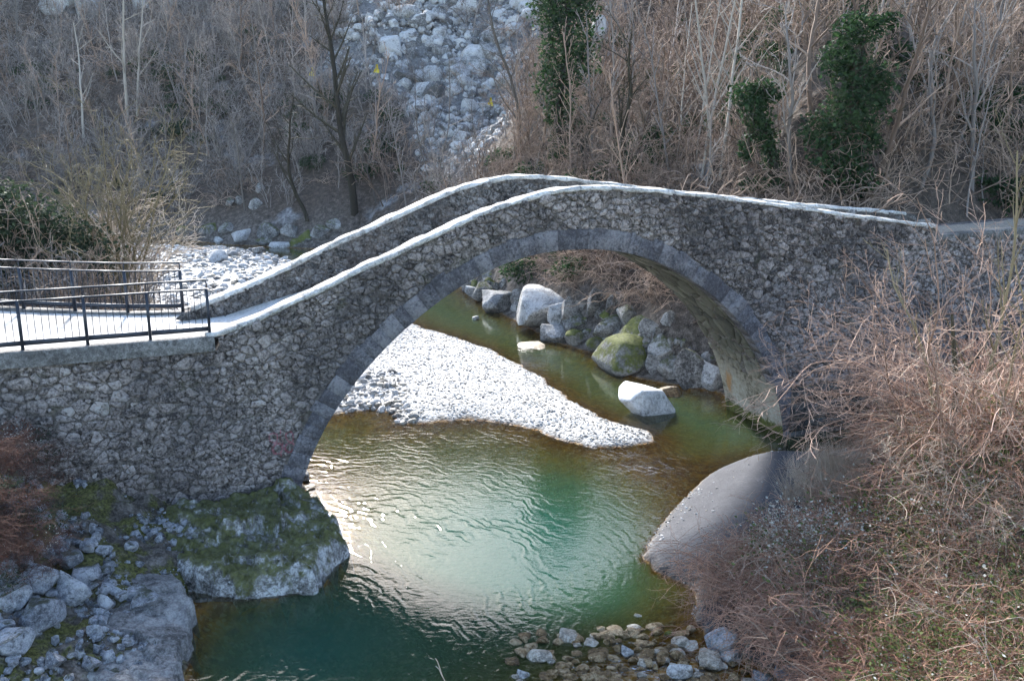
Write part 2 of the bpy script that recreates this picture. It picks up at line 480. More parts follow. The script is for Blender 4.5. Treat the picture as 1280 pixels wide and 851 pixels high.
BAR, RIGHT = chaikin(BAR), chaikin(RIGHT)
def terrain(x, y, full=False):
    x, y = np.asarray(x, float), np.asarray(y, float)
    wob = (fbm2(x * .9, y * .9, 3) - .5)
    wobf = (fbm2(x * 3.1 + 40, y * 3.1, 3) - .5)
    sa = poly_sd(x, y, BAR) + wob * .35 + wobf * .2
    sl = poly_sd(x, y, LEFTBACK)
    sf = poly_sd(x, y, LEFTFRONT)
    sr = poly_sd(x, y, RIGHT) + wob * .1
    sh = poly_sd(x, y, HILL)
    far = sstep(38, 46, y)
    ha = np.where(sa > 0, (.30 + .35 * far) * (1 - np.exp(-np.maximum(sa, 0) / .9)) + wobf * .05 * sstep(0, 1, sa), -9)
    hl = np.where(sl > 0, np.minimum(3.0 - .05 * np.maximum(y - 24, 0), sl * 1.3) + wob * .4, -9)
    hf = np.where(sf > 0, sstep(0, .35, sf) * (.12 - .55 * sstep(-5.9, -5.3, x) * sstep(13.6, 14.4, y) + .36 * np.maximum(0, -5.3 - x) + wob * .5 + wobf * .5), -9)
    hf = np.where(sf > 0, np.minimum(hf, 5), hf)
    mound = .92 * (1 - np.exp(-np.maximum(sr, 0) / 1.1))
    rise = np.maximum(0, sr - 2.0 - 1.0 * sstep(17, 20, y)) * .5
    rise = 6.5 * (1 - np.exp(-rise / 6.5))
    hr = np.where(sr > 0, mound + rise + wob * .5 * sstep(1.5, 4, sr) + wobf * .2 * sstep(1.5, 3, sr), -9)
    d = np.maximum(sh, 0)
    steep = .72 + .55 * sstep(5, 14, x) * sstep(50, 28, y)
    raw = 1.1 * sstep(0, 1.6, d) + np.maximum(0, d - .8) * steep + (fbm2(x * .09, y * .09, 4) - .5) * np.minimum(d * .5, 9) + wob * np.minimum(1.2, d * .25) + wobf * .3 * sstep(.3, 1.5, d)
    hh = np.where(sh > 0, np.where(raw > 0, 170 * (1 - np.exp(-np.maximum(raw, 0) / 170)), raw), -9)
    land = np.maximum.reduce([ha, hl, hf, hr, hh])
    dist = np.maximum.reduce([sa, sl, sf, sr, sh])      # <0 in the water
    pool = np.exp(-(((x + .1) / 2.3) ** 2 + ((y - 16.2) / 2.6) ** 2))
    deepl = np.exp(-(((x + 3.2) / 1.5) ** 2 + ((y - 12.6) / 1.8) ** 2))
    bed = -.05 - .50 * (1 - np.exp(np.minimum(dist, 0) / 1.8)) - 1.7 * pool - 1.2 * deepl - .25 * sstep(-5.0, -2.2, sh) * sstep(19.5, 21.5, y) * (1 - np.exp(np.minimum(dist, 0) / .6))
    riff = np.exp(-(((x - 2.2) / 1.9) ** 2 + ((y - 12.0) / 1.3) ** 2)) + np.exp(-(((x - 3.4) / .9) ** 2 + ((y - 20.3) / 1.1) ** 2))
    bed = bed * (1 - .85 * np.clip(riff, 0, 1)) + wobf * .12
    bed = np.minimum(bed, -.02)
    h = np.where(land > bed, land, bed)
    if full:
        return h, dict(sa=sa, sl=sl, sf=sf, sr=sr, sh=sh, d=d, wob=wob, wobf=wobf)
    return h

def hit(px, py, off=0.0):
    r = ray(px, py)
    t = np.concatenate([np.arange(6, 60, .08), np.arange(60, 260, .5)])
    P = np.array([0, 0, CAMH]) + r * t[:, None]
    g = P[:, 2] < terrain(P[:, 0], P[:, 1]) + off
    i = int(np.argmax(g)) if g.any() else len(t) - 1
    return P[i]
def ground(x, y):
    return float(terrain(np.array([x]), np.array([y]))[0])

def lines(a, b, lo, hi, step, grow=1.12, mx=4.0):
    core = list(np.arange(a, b + 1e-6, step))
    st = step
    x = core[-1]
    while x < hi:
        st = min(st * grow, mx)
        x += st
        core.append(x)
    st = step
    x = core[0]
    pre = []
    while x > lo:
        st = min(st * grow, mx)
        x -= st
        pre.append(x)
    return np.array(pre[::-1] + core)
GX = lines(-11, 12, -200, 200, .14, 1.10, 5)
GY = lines(10.5, 36, -18, 330, .15, 1.07, 5)
X, Y = np.meshgrid(GX, GY)
xf, yf = X.ravel(), Y.ravel()
Hh, D = terrain(xf, yf, True)
nx, ny = len(GX), len(GY)
ii = (np.arange(ny - 1)[:, None] * nx + np.arange(nx - 1)[None]).ravel()
quads = np.stack([ii, ii + 1, ii + nx + 1, ii + nx], 1)

# what each spot of ground is made of
SCREE_PX = [(455, -80), (690, -80), (668, 60), (662, 120), (625, 160), (600, 205), (545, 215), (520, 170), (500, 120), (440, 110), (385, 100), (440, 40)]
def scree_mask(x, y, z):
    """inside the scree chute on the far slope (chute given in plan)"""
    return sstep(-1.5, 1.0, poly_sd(x, y, SCREE_W))
def _plan(poly):
    return [tuple(hit(px, max(py, 2))[:2] + (0 if py > 0 else 1) * np.array([0, 0])) for px, py in poly]
_sp = [hit(px, max(py, 1)) for px, py in SCREE_PX]
SCREE_W = [(_p[0] * (1.35 if py < 0 else 1), _p[1] * (1.35 if py < 0 else 1)) for _p, (px, py) in zip(_sp, SCREE_PX)]
gravel = sstep(.06, .22, D['sa'] + D['wobf'] * .2)
sandm = sstep(.0, .2, D['sr']) * sstep(3.6, 2.6, D['sr'] - .0 + D['wob'] * 1.5)
scr = np.where(D['sh'] > 3, scree_mask(xf, yf, Hh), 0)
hillm = sstep(.5, 2.5, D['sh'])
front = sstep(0, .3, D['sf'])
back = sstep(0, .5, D['sl'])
mask = np.stack([gravel, sandm, scr], 1)
mask2 = np.stack([hillm, front, np.clip(sstep(3.0, 4.2, D['sr'] + D['wob']), 0, 1)], 1)

def mat_ground():
    m = NT('valley ground')
    p = m.pos()
    a = m.sep(m.attr('mask', 'Color'))
    b = m.sep(m.attr('mask2', 'Color'))
    z = m.xyz(p)[2]
    n1, n2, n3 = m.noise(p, .5, 5), m.noise(p, 4, 6, .65), m.noise(p, 22, 4, .65)
    peb = m.vor(p, 16, 'F1')
    pebc = m.n('TexVoronoi', {'Vector': p, 'Scale': 16.0}).outputs['Color']
    pv = m.sep(pebc)[0]
    # river bed: brown algae in the shallows, olive deeper
    bed = m.mix(m.step(n2, .4, .62), (.15, .06, .006), (.38, .19, .022))
    bed = m.mix(m.step(z, -.25, -1.0), bed, (.16, .16, .05))
    bed = m.mix(m.math('MULTIPLY', m.step(pv, .72, .95), .55), bed, (.42, .34, .19))
    soil = m.ramp(m.math('ADD', m.math('MULTIPLY', n2, .6), m.math('MULTIPLY', n3, .4)), [(.38, (.030, .025, .02)), (.5, (.11, .095, .08)), (.62, (.24, .215, .19))])
    litter = m.ramp(m.math('ADD', m.math('MULTIPLY', n2, .55), m.math('MULTIPLY', n3, .45)), [(.36, (.022, .018, .015)), (.52, (.09, .07, .055)), (.68, (.22, .17, .135))])
    rockp = m.step(m.noise(p, .22, 5, .6), .60, .70)
    litter = m.mix(m.math('MULTIPLY', rockp, .8), litter, m.ramp(n2, [(.35, (.10, .105, .115)), (.65, (.40, .405, .415))]))
    mossy = m.step(m.noise(p, 1.3, 6, .72), .44, .54)
    col = m.mix(m.step(z, -.02, .04), bed, soil)
    gr = m.ramp(m.math('ADD', m.math('MULTIPLY', pv, .6), m.math('MULTIPLY', n3, .4)), [(.2, (.16, .158, .15)), (.45, (.40, .395, .385)), (.8, (.60, .595, .585))])
    col = m.mix(a[0], col, gr)
    sand = m.ramp(m.math('ADD', m.math('MULTIPLY', n2, .5), m.math('MULTIPLY', n3, .5)), [(.3, (.040, .041, .047)), (.55, (.064, .066, .074)), (.7, (.115, .118, .126))])
    col = m.mix(a[1], col, sand)
    col = m.mix(b[0], col, litter)
    col = m.mix(b[1], col, m.mix(m.math('MULTIPLY', mossy, .85), soil, m.ramp(n3, [(.38, (.035, .036, .010)), (.62, (.15, .15, .035))])))
    col = m.mix(b[2], col, m.ramp(n3, [(.3, (.06, .04, .03)), (.7, (.20, .14, .11))]))
    col = m.mix(a[2], col, m.ramp(m.math('ADD', m.math('MULTIPLY', n2, .5), m.math('MULTIPLY', n3, .5)), [(.38, (.05, .048, .046)), (.6, (.27, .265, .26))]))
    h = m.math('ADD', m.math('MULTIPLY', n2, .5), m.math('ADD', m.math('MULTIPLY', n3, .4), m.math('MULTIPLY', peb, -.35)))
    bs = m.math('SUBTRACT', 1.0, m.math('MULTIPLY', a[1], .75))
    m.set(Base_Color=col, Roughness=.95, Normal=m.bump(h, bs, .07))
    m.b.inputs['Specular IOR Level'].default_value = .2
    return m.m
ter = obj('terrain', mesh_from('terrain', np.c_[xf, yf, Hh], [quads], mat_ground(), True, {'mask': mask, 'mask2': mask2}))
ter['kind'] = 'structure'
ter['label'] = 'river bed, banks and wooded valley slope'

# ------------------------------------------------------------------ water
def mat_water():
    m = NT('river water')
    p = m.pos()
    depth = m.attr('depth')
    foam_a = m.attr('foam')
    rough_a = m.attr('chop')
    x = m.xyz(p)
    # ripples: rings spreading across the pool, wind chop, fast water in the riffles
    ctr = m.n('VectorMath', {0: p, 1: (-4.6, 12.2, 0.0)}, operation='SUBTRACT').outputs[0]
    wrp = m.math('MULTIPLY', m.math('SUBTRACT', m.noise(p, .9, 3), .5), 1.5)
    rr = m.math('ADD', m.n('VectorMath', {0: ctr}, operation='LENGTH').outputs['Value'], wrp)
    ring = m.math('SINE', m.math('MULTIPLY', rr, 21.0))
    ring2 = m.math('SINE', m.math('MULTIPLY', m.math('ADD', rr, m.math('MULTIPLY', x[0], .35)), 33.0))
    amp = m.step(m.noise(p, .55, 2), .30, .70)
    st = m.n('Mapping', {'Vector': p, 'Rotation': (0, 0, -.45), 'Scale': (1.0, 2.6, 1.0)}).outputs[0]
    chop = m.noise(st, 5.5, 3, .55, .6)
    fine = m.noise(p, 16, 3, .6)
    h = m.math('ADD', m.math('MULTIPLY', m.math('ADD', ring, m.math('MULTIPLY', ring2, .5)), m.math('MULTIPLY', amp, .30)), m.math('ADD', m.math('MULTIPLY', chop, .45), m.math('MULTIPLY', fine, .13)))
    h = m.math('MULTIPLY', h, rough_a)
    nrm = m.bump(h, 1.0, .0064)
    fac = m.math('SUBTRACT', 1.0, m.math('POWER', 2.718, m.math('MULTIPLY', depth, -1.15)))
    turbid = m.n('BsdfDiffuse', {'Color': m.ramp(m.math('MULTIPLY', depth, .4), [(.03, (.11, .062, .010)), (.13, (.066, .070, .020)), (.28, (.032, .070, .036)), (.65, (.013, .060, .041))])})
    clear = m.n('BsdfTransparent', {'Color': m.mix(m.step(depth, 0, .8), (.96, .95, .88), (.62, .74, .55))})
    body = m.n('MixShader', {0: fac, 1: clear.outputs[0], 2: turbid.outputs[0]})
    gl = m.n('BsdfGlossy', {'Color': (1, 1, 1, 1), 'Roughness': .02, 'Normal': nrm})
    fr = m.n('Fresnel', {'IOR': 1.33, 'Normal': nrm})
    surf = m.n('MixShader', {0: fr.outputs[0], 1: body.outputs[0], 2: gl.outputs[0]})
    streak = m.noise(m.n('Mapping', {'Vector': p, 'Rotation': (0, 0, -.35), 'Scale': (1.3, 3.0, 1)}).outputs[0], 3.2, 8, .78, .35)
    fo = m.math('MULTIPLY', m.step(m.math('ADD', streak, m.math('MULTIPLY', foam_a, .10)), .64, .74), foam_a)
    white = m.n('BsdfDiffuse', {'Color': (.75, .78, .80, 1)})
    out = m.n('MixShader', {0: m.math('MULTIPLY', fo, .7), 1: surf.outputs[0], 2: white.outputs[0]})
    m.t.links.new(out.outputs[0], m.out.inputs['Surface'])
    return m.m
sel = (Hh < .06)
keepq = quads[(sel[quads].any(1)) & (xf[quads].max(1) < 60) & (xf[quads].min(1) > -75) & (yf[quads].max(1) < 75)]
used, inv = np.unique(keepq, return_inverse=True)
wx, wy = xf[used], yf[used]
g2 = lambda cx, cy, rx, ry: np.exp(-(((wx - cx) / rx) ** 2 + ((wy - cy) / ry) ** 2))
foam = np.clip(1.15 * g2(2.2, 12.3, 1.7, .75) + .9 * g2(6.9, 21.6, 1.1, .6) + .8 * g2(5.0, 25.9, .8, .6) + .75 * g2(3.1, 20.1, .9, .8), 0, 1)
chop_a = .55 + .45 * g2(-1, 16, 4, 3.5) + 1.2 * g2(2.2, 12.2, 1.9, 1.0) + 1.6 * g2(3.1, 20.2, 1.2, 1.3)
wme = mesh_from('water', np.c_[wx, wy, np.zeros(len(wx))], [inv.reshape(-1, 4)], mat_water(), True,
                {'depth': np.maximum(0, -Hh[used]), 'foam': foam, 'chop': chop_a})
wo = obj('river_water', wme)
wo['kind'] = 'structure'
wo['label'] = 'green river water with ripples'

# ------------------------------------------------------------------ bridge
W = 2.55
INTR = [(-12.62, -1.0), (-12.52, 0.0)] + [face(*q) for q in ((372, 608), (385, 570), (405, 530), (425, 497), (455, 458), (500, 412), (540, 380), (580, 350), (620, 328), (660, 316), (700, 309), (740, 308), (780, 312), (800, 316), (836, 329), (882, 357), (915, 387), (941.5, 420), (961, 454), (971, 484), (981, 517))] + [(0.0, 0.0), (0.02, -1.0)]
INTR = np.array(INTR)
def smooth_poly(P, n, it=2):
    P = np.asarray(P, float)
    for _ in range(it):
        Q = P.copy()
        Q[1:-1] = .25 * P[:-2] + .5 * P[1:-1] + .25 * P[2:]
        P = Q
    L = np.r_[0, np.cumsum(np.linalg.norm(np.diff(P, axis=0), axis=1))]
    u = np.linspace(0, L[-1], n)
    return np.stack([np.interp(u, L, P[:, k]) for k in range(P.shape[1])], 1), L[-1]
INTR_S, ARCL = smooth_poly(smooth_poly(INTR, 40, 1)[0], 160, 3)
NEAR = np.array([face(*q) for q in [(271, 420), (315, 404), (341.6, 391), (374, 375.5), (404, 361.5), (440, 344.5), (462.5, 333), (525, 304), (560, 288), (600, 267.5), (658.7, 247.7), (704.7, 237), (732.7, 235.4), (760, 236), (802.5, 238.3), (840, 241.4), (880.6, 246), (940, 253), (998, 261), (1060.6, 270), (1120, 277.8), (1167.5, 284)]])
FAR = np.array([face(*q, 2.1) for q in ((240, 389), (291.5, 369), (340, 347), (395, 318), (462.5, 288), (525, 258), (564, 241.7), (584, 234), (617.6, 224.7), (658.7, 219), (704.7, 223.8), (760, 233), (920, 249), (998, 256.7), (1060.6, 262), (1120, 267), (1180, 271))])
def sm(P):
    P2 = smooth_poly(P, 60, 1)[0]
    return lambda s: np.interp(s, P2[:, 0], P2[:, 1])
_near, _far = sm(NEAR), sm(FAR)
S_L, S_R = -13.75, 4.3
CURB = 3.86
def deck(s):
    return np.interp(s, [-24, -14.2, -13.4, -12, -10, -8.2, -6.6, -5, -2, 1.5, 4.3, 6, 12], [3.74, 3.74, 3.80, 4.15, 4.72, 5.25, 5.55, 5.55, 5.28, 4.98, 4.80, 4.86, 5.0])
def ztop(s):
    s = np.asarray(s, float)
    return np.where(s < S_L, 3.58, np.where(s > S_R, 4.86, np.maximum(_near(s), 3.6)))
bridge = thing('stone_bridge', 'old humpbacked stone arch bridge spanning the green river', 'bridge', tuple(B(-6, 0, 1.27)))

# --- core: walls behind the stones, deck and fill
def core():
    mb = MB()
    S = np.unique(np.concatenate([np.linspace(-24, -12.62, 40), INTR_S[:, 0], np.linspace(.02, 10, 36)]))
    def zb(s):
        o = np.argsort(INTR_S[:, 0])
        return np.where((s > -12.6) & (s < .01), np.interp(s, INTR_S[o, 0], INTR_S[o, 1]), -1.0)
    zbot = zb(S)
    dk = deck(S)
    n = len(S)
    def strip(A, Bp, flip=False):
        V = np.concatenate([A, Bp])
        i = np.arange(n - 1)
        f = np.stack([i, i + 1, i + 1 + n, i + n], 1)
        mb.add(V, [f[:, ::-1] if flip else f], .4)
    zt = ztop(S)
    back_t = np.where((S < -14.1) | (S > 5.8), dk, np.maximum(_far(S), dk))
    strip(B(S, zbot, 0), B(S, zt, 0))
    strip(B(S, zt, 0), B(S, zt, .40))
    strip(B(S, zt, .40), B(S, np.minimum(dk, zt), .40))
    strip(B(S, np.minimum(dk, zt), .40), B(S, dk, 2.12))
    strip(B(S, dk, 2.12), B(S, back_t, 2.12))
    strip(B(S, back_t, 2.12), B(S, back_t, W))
    strip(B(S, back_t, W), B(S, zbot, W))
    strip(B(S, zbot, W), B(S, zbot, 0))
    return mb.mesh('masonry_core', M['core'])
obj('masonry_core', core(), bridge)

# --- Voronoi rubble
def clip(poly, q, nrm):
    out = []
    d = [(p[0] - q[0]) * nrm[0] + (p[1] - q[1]) * nrm[1] for p in poly]
    for i in range(len(poly)):
        a, b, da, db = poly[i - 1], poly[i], d[i - 1], d[i]
        if (da >= 0) != (db >= 0):
            t = da / (da - db)
            out.append((a[0] + (b[0] - a[0]) * t, a[1] + (b[1] - a[1]) * t))
        if db >= 0:
            out.append(b)
    return out
def rubble_seeds(s0, s1, z0, z1, rowh, lenf, rng):
    pts = []
    z = z0
    while z < z1:
        rh = rowh * rng.uniform(.7, 1.35)
        s = s0 + rng.uniform(0, .3)
        while s < s1:
            l = rh * rng.uniform(*lenf)
            pts.append((s + l / 2 + rng.uniform(-.2, .2) * l, z + rh / 2 + rng.uniform(-.48, .48) * rh))
            s += l
        z += rh
    return np.array(pts)
def cells(seeds, ok, extra, aniso=1.35, k=18, gap=.005):
    wgt = np.random.RandomState(len(seeds)).normal(0, .16, len(seeds))
    """returns list of convex polygons"""
    Z = seeds * np.array([1, aniso])
    res = []
    for i in range(len(seeds)):
        if not ok[i]:
            res.append(None)
            continue
        dd = ((Z - Z[i]) ** 2).sum(1)
        nb = np.argpartition(dd, k)[:k + 1]
        c = Z[i]
        poly = [(c[0] - .6, c[1] - .6), (c[0] + .6, c[1] - .6), (c[0] + .6, c[1] + .6), (c[0] - .6, c[1] + .6)]
        for j in nb:
            if j == i:
                continue
            v = c - Z[j]
            L = math.hypot(*v)
            if L < 1e-6:
                continue
            v = v / L
            mid = (c + Z[j]) / 2 + v * (gap - L * float(np.clip(wgt[i] - wgt[j], -.36, .36)))
            poly = clip(poly, mid, v)
            if len(poly) < 3:
                break
        poly = [(a, b / aniso) for a, b in poly]
        for q, nrm in extra(seeds[i]):
            if len(poly) >= 3:
                poly = clip(poly, q, nrm)
        res.append(poly if len(poly) >= 3 else None)
    return res
def area(p):
    return .5 * abs(sum(p[i - 1][0] * p[i][1] - p[i][0] * p[i - 1][1] for i in range(len(p))))
def stone_piece(poly, mapf, h, rng, rounds=1):
    """poly -> (V, faces): a rounded stone standing proud of the joint plane"""
    P = np.array(poly)
    for _ in range(rounds):
        Q = np.roll(P, -1, 0)
        w_ = rng.uniform(.06, .24)
        P = np.stack([P * (1 - w_) + Q * w_, P * w_ + Q * (1 - w_)], 1).reshape(-1, 2) + rng.normal(0, .006, (2 * len(P), 2))
    # drop near-duplicate corners
    keep = np.linalg.norm(P - np.roll(P, 1, 0), axis=1) > .012
    P = P[keep] if keep.sum() >= 4 else P
    c = P.mean(0)
    n = len(P)
    tilt = rng.uniform(-.25, .25, 2)
    def hh(p, k):
        return h * k * (1 + ((p - c) @ tilt) / .15 * .35) + rng.uniform(-.004, .004, len(p))
    r0, r1, r2 = P, c + (P - c) * .93, c + (P - c) * .62
    V = np.concatenate([mapf(r0, np.full(n, -.02)), mapf(r1, hh(r1, .75)), mapf(r2, hh(r2, 1.0)), mapf(c[None], hh(c[None], 1.05))])
    i = np.arange(n)
    j = (i + 1) % n
    q = np.concatenate([np.stack([i, j, n + j, n + i], 1), np.stack([n + i, n + j, 2 * n + j, 2 * n + i], 1)])
    t = np.stack([2 * n + i, 2 * n + j, np.full(n, 3 * n)], 1)
    return V, [q, t]

rng = np.random.RandomState(11)
EXTR_T = .43
tang = np.gradient(INTR_S, axis=0)
tang /= np.linalg.norm(tang, axis=1)[:, None]
nout = np.stack([-tang[:, 1], tang[:, 0]], 1)        # away from the opening
EXTR = INTR_S + nout * EXTR_T
arch_poly = [tuple(p) for p in EXTR]
seeds = np.concatenate([rubble_seeds(-19.5, -14.6, .2, 3.75, .145, (.8, 2.6), rng), rubble_seeds(-14.6, .3, .2, 6.7, .112, (.7, 2.4), rng), rubble_seeds(.3, 7.5, -.2, 6.3, .125, (.7, 2.0), rng)])
zt = ztop(seeds[:, 0])
sd_arch = poly_sd(seeds[:, 0], seeds[:, 1], arch_poly)
ashlar = lambda s, z: (s > -.1) & (s < 4.6) & (z < 1.28) & (z < 1.55 - .06 * s)
ok = (seeds[:, 1] < zt - .03) & (sd_arch < -.02) & ~ashlar(seeds[:, 0], seeds[:, 1])
def extra(c):
    out = []
    s, z = c
    zt_ = float(ztop(s))
    sl = float((ztop(s + .1) - ztop(s - .1)) / .2) if S_L + .1 < s < S_R - .1 else 0.0
    L = math.hypot(1, sl)
    out.append(((s, zt_ + .01), (sl / L, -1 / L)))
    d = np.linalg.norm(EXTR - np.array(c), axis=1)
    k = int(np.argmin(d))
    if d[k] < .7:
        out.append((tuple(EXTR[k] + nout[k] * .006), tuple(nout[k])))
    if -.1 < s < 4.8 and z < 2:
        out.append(((s, 1.30), (0, 1)) if z > 1.2 else ((4.62, z), (1, 0)))
    return out
cl = cells(seeds, ok, extra)
def map_near(P, h):
    return B(P[:, 0], P[:, 1], -h)
order = sorted([i for i in range(len(cl)) if cl[i] is not None and area(cl[i]) > .004], key=lambda i: -area(cl[i]) * (1 if -18.2 < seeds[i, 0] < 3 and seeds[i, 1] > .6 else .3))
rest = MB()
for rank, i in enumerate(order):
    s, z = seeds[i]
    h = rng.uniform(.012, .06) if s > -9.5 or z > 3.0 else rng.uniform(.006, .035)
    V, Fs = stone_piece(cl[i], map_near, h, rng)
    t = float(np.clip(rng.normal(.44, .14), .02, 1))
    if s < -14.6:
        t = float(np.clip(rng.normal(.48, .20), .02, 1.1))
    if s > -4 and z > 3.6 + .2 * (s + 2):
        t = float(np.clip(rng.normal(.30, .22), 0, 1))
    if rank < 300:
        mb = MB()
        mb.add(V, Fs, t)
        obj('stone', mb.mesh('stone', M['stone'], True), bridge)
    else:
        rest.add(V, Fs, t)
o = obj('rubble_facing', rest.mesh('rubble_facing', M['stone'], True), bridge)
o['kind'] = 'stuff'

# --- voussoirs of the arch ring
vl = np.r_[0, np.cumsum(np.linalg.norm(np.diff(INTR_S, axis=0), axis=1))]
u = .55
cuts = [u]
while u < ARCL - .9:
    u += rng.uniform(.24, .42)
    cuts.append(min(u, ARCL - .5))
def prism(corners2, o0, o1, ch=.014):
    """corner list in (s,z); front at o=-o0 chamfered, back at o1"""
    P = np.array(corners2)
    c = P.mean(0)
    n = len(P)
    dirs = (c - P) / np.linalg.norm(c - P, axis=1)[:, None]
    V = np.concatenate([B(P[:, 0], P[:, 1], o1), B(P[:, 0], P[:, 1], -o0 + ch), B((P + dirs * ch * 1.6)[:, 0], (P + dirs * ch * 1.6)[:, 1], -o0)])
    i = np.arange(n)
    j = (i + 1) % n
    q = np.concatenate([np.stack([i, j, n + j, n + i], 1), np.stack([n + i, n + j, 2 * n + j, 2 * n + i], 1)])
    return V, [q, (2 * n + i)[None], i[::-1][None]]
for a, b in zip(cuts[:-1], cuts[1:]):
    uu = np.array([a + .002, (a + b) / 2, b - .002])
    ip = np.stack([np.interp(uu, vl, INTR_S[:, k]) for k in (0, 1)], 1)
    no = np.stack([np.interp(uu, vl, nout[:, k]) for k in (0, 1)], 1)
    no /= np.linalg.norm(no, axis=1)[:, None]
    hgt = EXTR_T + rng.uniform(-.05, .05)
    corners = np.concatenate([ip - no * .004, (ip + no * hgt)[::-1]])
    V, Fs = prism(corners, rng.uniform(.030, .040), .33, .006)
    mb = MB()
    mb.add(V, Fs, rng.rand())
    obj('voussoir', mb.mesh('voussoir', M['voussoir']), bridge)

# --- vault soffit: rough blocks on the underside
vr = np.random.RandomState(5)
vseeds = rubble_seeds(0.3, ARCL - .3, .30, W, .27, (.9, 1.9), vr)
big_lo = vseeds[:, 0] > ARCL - 2.0
vok = np.ones(len(vseeds), bool)
vc = cells(vseeds, vok, lambda c: [((c[0], .335), (0, 1)), ((c[0], W - .005), (0, -1))], 1.1, gap=.006)
def map_vault(P, h):
    s = np.interp(P[:, 0], vl, INTR_S[:, 0])
    z = np.interp(P[:, 0], vl, INTR_S[:, 1])
    ns, nz = np.interp(P[:, 0], vl, nout[:, 0]), np.interp(P[:, 0], vl, nout[:, 1])
    return B(s - ns * h, z - nz * h, P[:, 1])
vm = MB()
for i, p in enumerate(vc):
    if p is None or area(p) < .004:
        continue
    hgt = vr.uniform(.01, .035) if vseeds[i, 0] < ARCL - 2.6 else vr.uniform(.003, .010)
    V, Fs = stone_piece(p, map_vault, hgt, vr)
    vm.add(V, [f[:, ::-1] for f in Fs], float(np.clip(vr.normal(.45, .22), 0, 1)))
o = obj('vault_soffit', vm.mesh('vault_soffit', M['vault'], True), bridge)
o['kind'] = 'stuff'

# plastered lower soffit sheet so that the joints near the water read as one smooth pier
pm = MB()
uu = np.linspace(ARCL - 2.5, ARCL - .05, 16)
oo = np.linspace(.02, W, 10)
U, O = np.meshgrid(uu, oo)
Pm = map_vault(np.stack([U.ravel(), O.ravel()], 1), .006 + .012 * fbm2(U.ravel() * 3, O.ravel() * 3))
i0 = (np.arange(9)[:, None] * 16 + np.arange(15)[None]).ravel()
pm.add(Pm, [np.stack([i0, i0 + 16, i0 + 17, i0 + 1], 1)], .5)
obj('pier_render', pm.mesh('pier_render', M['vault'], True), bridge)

# --- ashlar blocks of the right pier foot
M['ashlar'] = mat_simple_rock('dark pier blocks', (.03, .03, .028), (.085, .08, .072), (.17, .16, .145), moss=.1, scale=2.0, bump=.35)
for (z0, z1, out, wd) in ((-.5, .12, .10, .7), (.13, .40, .075, .8), (.41, .86, .055, .95), (.87, 1.28, .05, 1.05)):
    s = .03
    while s < 4.55:
        w_ = min(wd * rng.uniform(.75, 1.3), 4.6 - s)
        if w_ < .2:
            break
        V, Fs = prism([(s, z0), (s + w_ - .012, z0), (s + w_ - .012, z1), (s, z1)], out + rng.uniform(-.008, .008), .25)
        mb = MB()
        mb.add(V, Fs, rng.rand())
        obj('pier_block', mb.mesh('pier_block', M['ashlar']), bridge)
        s += w_

# --- parapet inner face of the far side
pr = np.random.RandomState(21)
fs = rubble_seeds(-14.0, 5.6, 3.6, 6.8, .14, (.9, 1.8), pr)
dkz, fz = deck(fs[:, 0]), _far(fs[:, 0])
fok = (fs[:, 1] > dkz + .02) & (fs[:, 1] < fz - .03)
def fextra(c):
    s = c[0]
    sl = float((_far(s + .1) - _far(s - .1)) / .2)
    L = math.hypot(1, sl)
    return [((s, float(_far(s)) + .01), (sl / L, -1 / L)), ((s, float(deck(s))), (0, 1))]
fc = cells(fs, fok, fextra, gap=.010)
fm = MB()
for i, p in enumerate(fc):
    if p is None or area(p) < .004:
        continue
    V, Fs = stone_piece(p, lambda P, h: B(P[:, 0], P[:, 1], 2.12 - h), pr.uniform(.012, .035), pr)
    fm.add(V, Fs, float(np.clip(pr.normal(.45, .2), 0, 1)))
o = obj('parapet_facing', fm.mesh('parapet_facing', M['parapet'], True), bridge)
o['kind'] = 'stuff'

# --- coping of both parapets, in lengths
def coping(zf, s0, s1, o0, o1, name):
    s = s0
    while s < s1 - .05:
        e = min(s + rng.uniform(.55, .95), s1)
        ss = np.linspace(s + .001, e - .001, 6)
        zz = zf(ss) + rng.uniform(-.003, .003)
        a, b = o0 + rng.uniform(-.008, .008), o1 + rng.uniform(-.008, .008)
        prof = [(a, -.03), (a - .004, .025), (a + .03, .055), ((a + b) / 2, .068), (b - .03, .055), (b + .004, .025), (b, -.03)]
        V = np.concatenate([B(ss, zz + dz + (vn2(ss * 5 + k * 7, ss * 0 + 3) - .5) * .045, oo + (vn2(ss * 5, ss * 0 + k) - .5) * .03) for k, (oo, dz) in enumerate(prof)])
        n, k = 6, len(prof)
        i = (np.arange(k - 1)[:, None] * n + np.arange(n - 1)[None]).ravel()
        f = np.stack([i, i + 1, i + n + 1, i + n], 1)
        ends = [np.arange(k)[None] * n, (np.arange(k)[::-1] * n + n - 1)[None]]
        bot = np.array([[j, j + 1, (k - 1) * n + j + 1, (k - 1) * n + j][::-1] for j in range(n - 1)])
        mb = MB()
        mb.add(V, [f, ends[0], ends[1], bot], .5)
        obj(name, mb.mesh(name, M['coping'], True), bridge)
        s = e
coping(lambda s: np.maximum(_near(s), 3.6), S_L - .2, S_R, -.035, .40, 'coping_stone')
coping(_far, -14.1, 5.3, 2.10, W + .03, 'coping_stone')

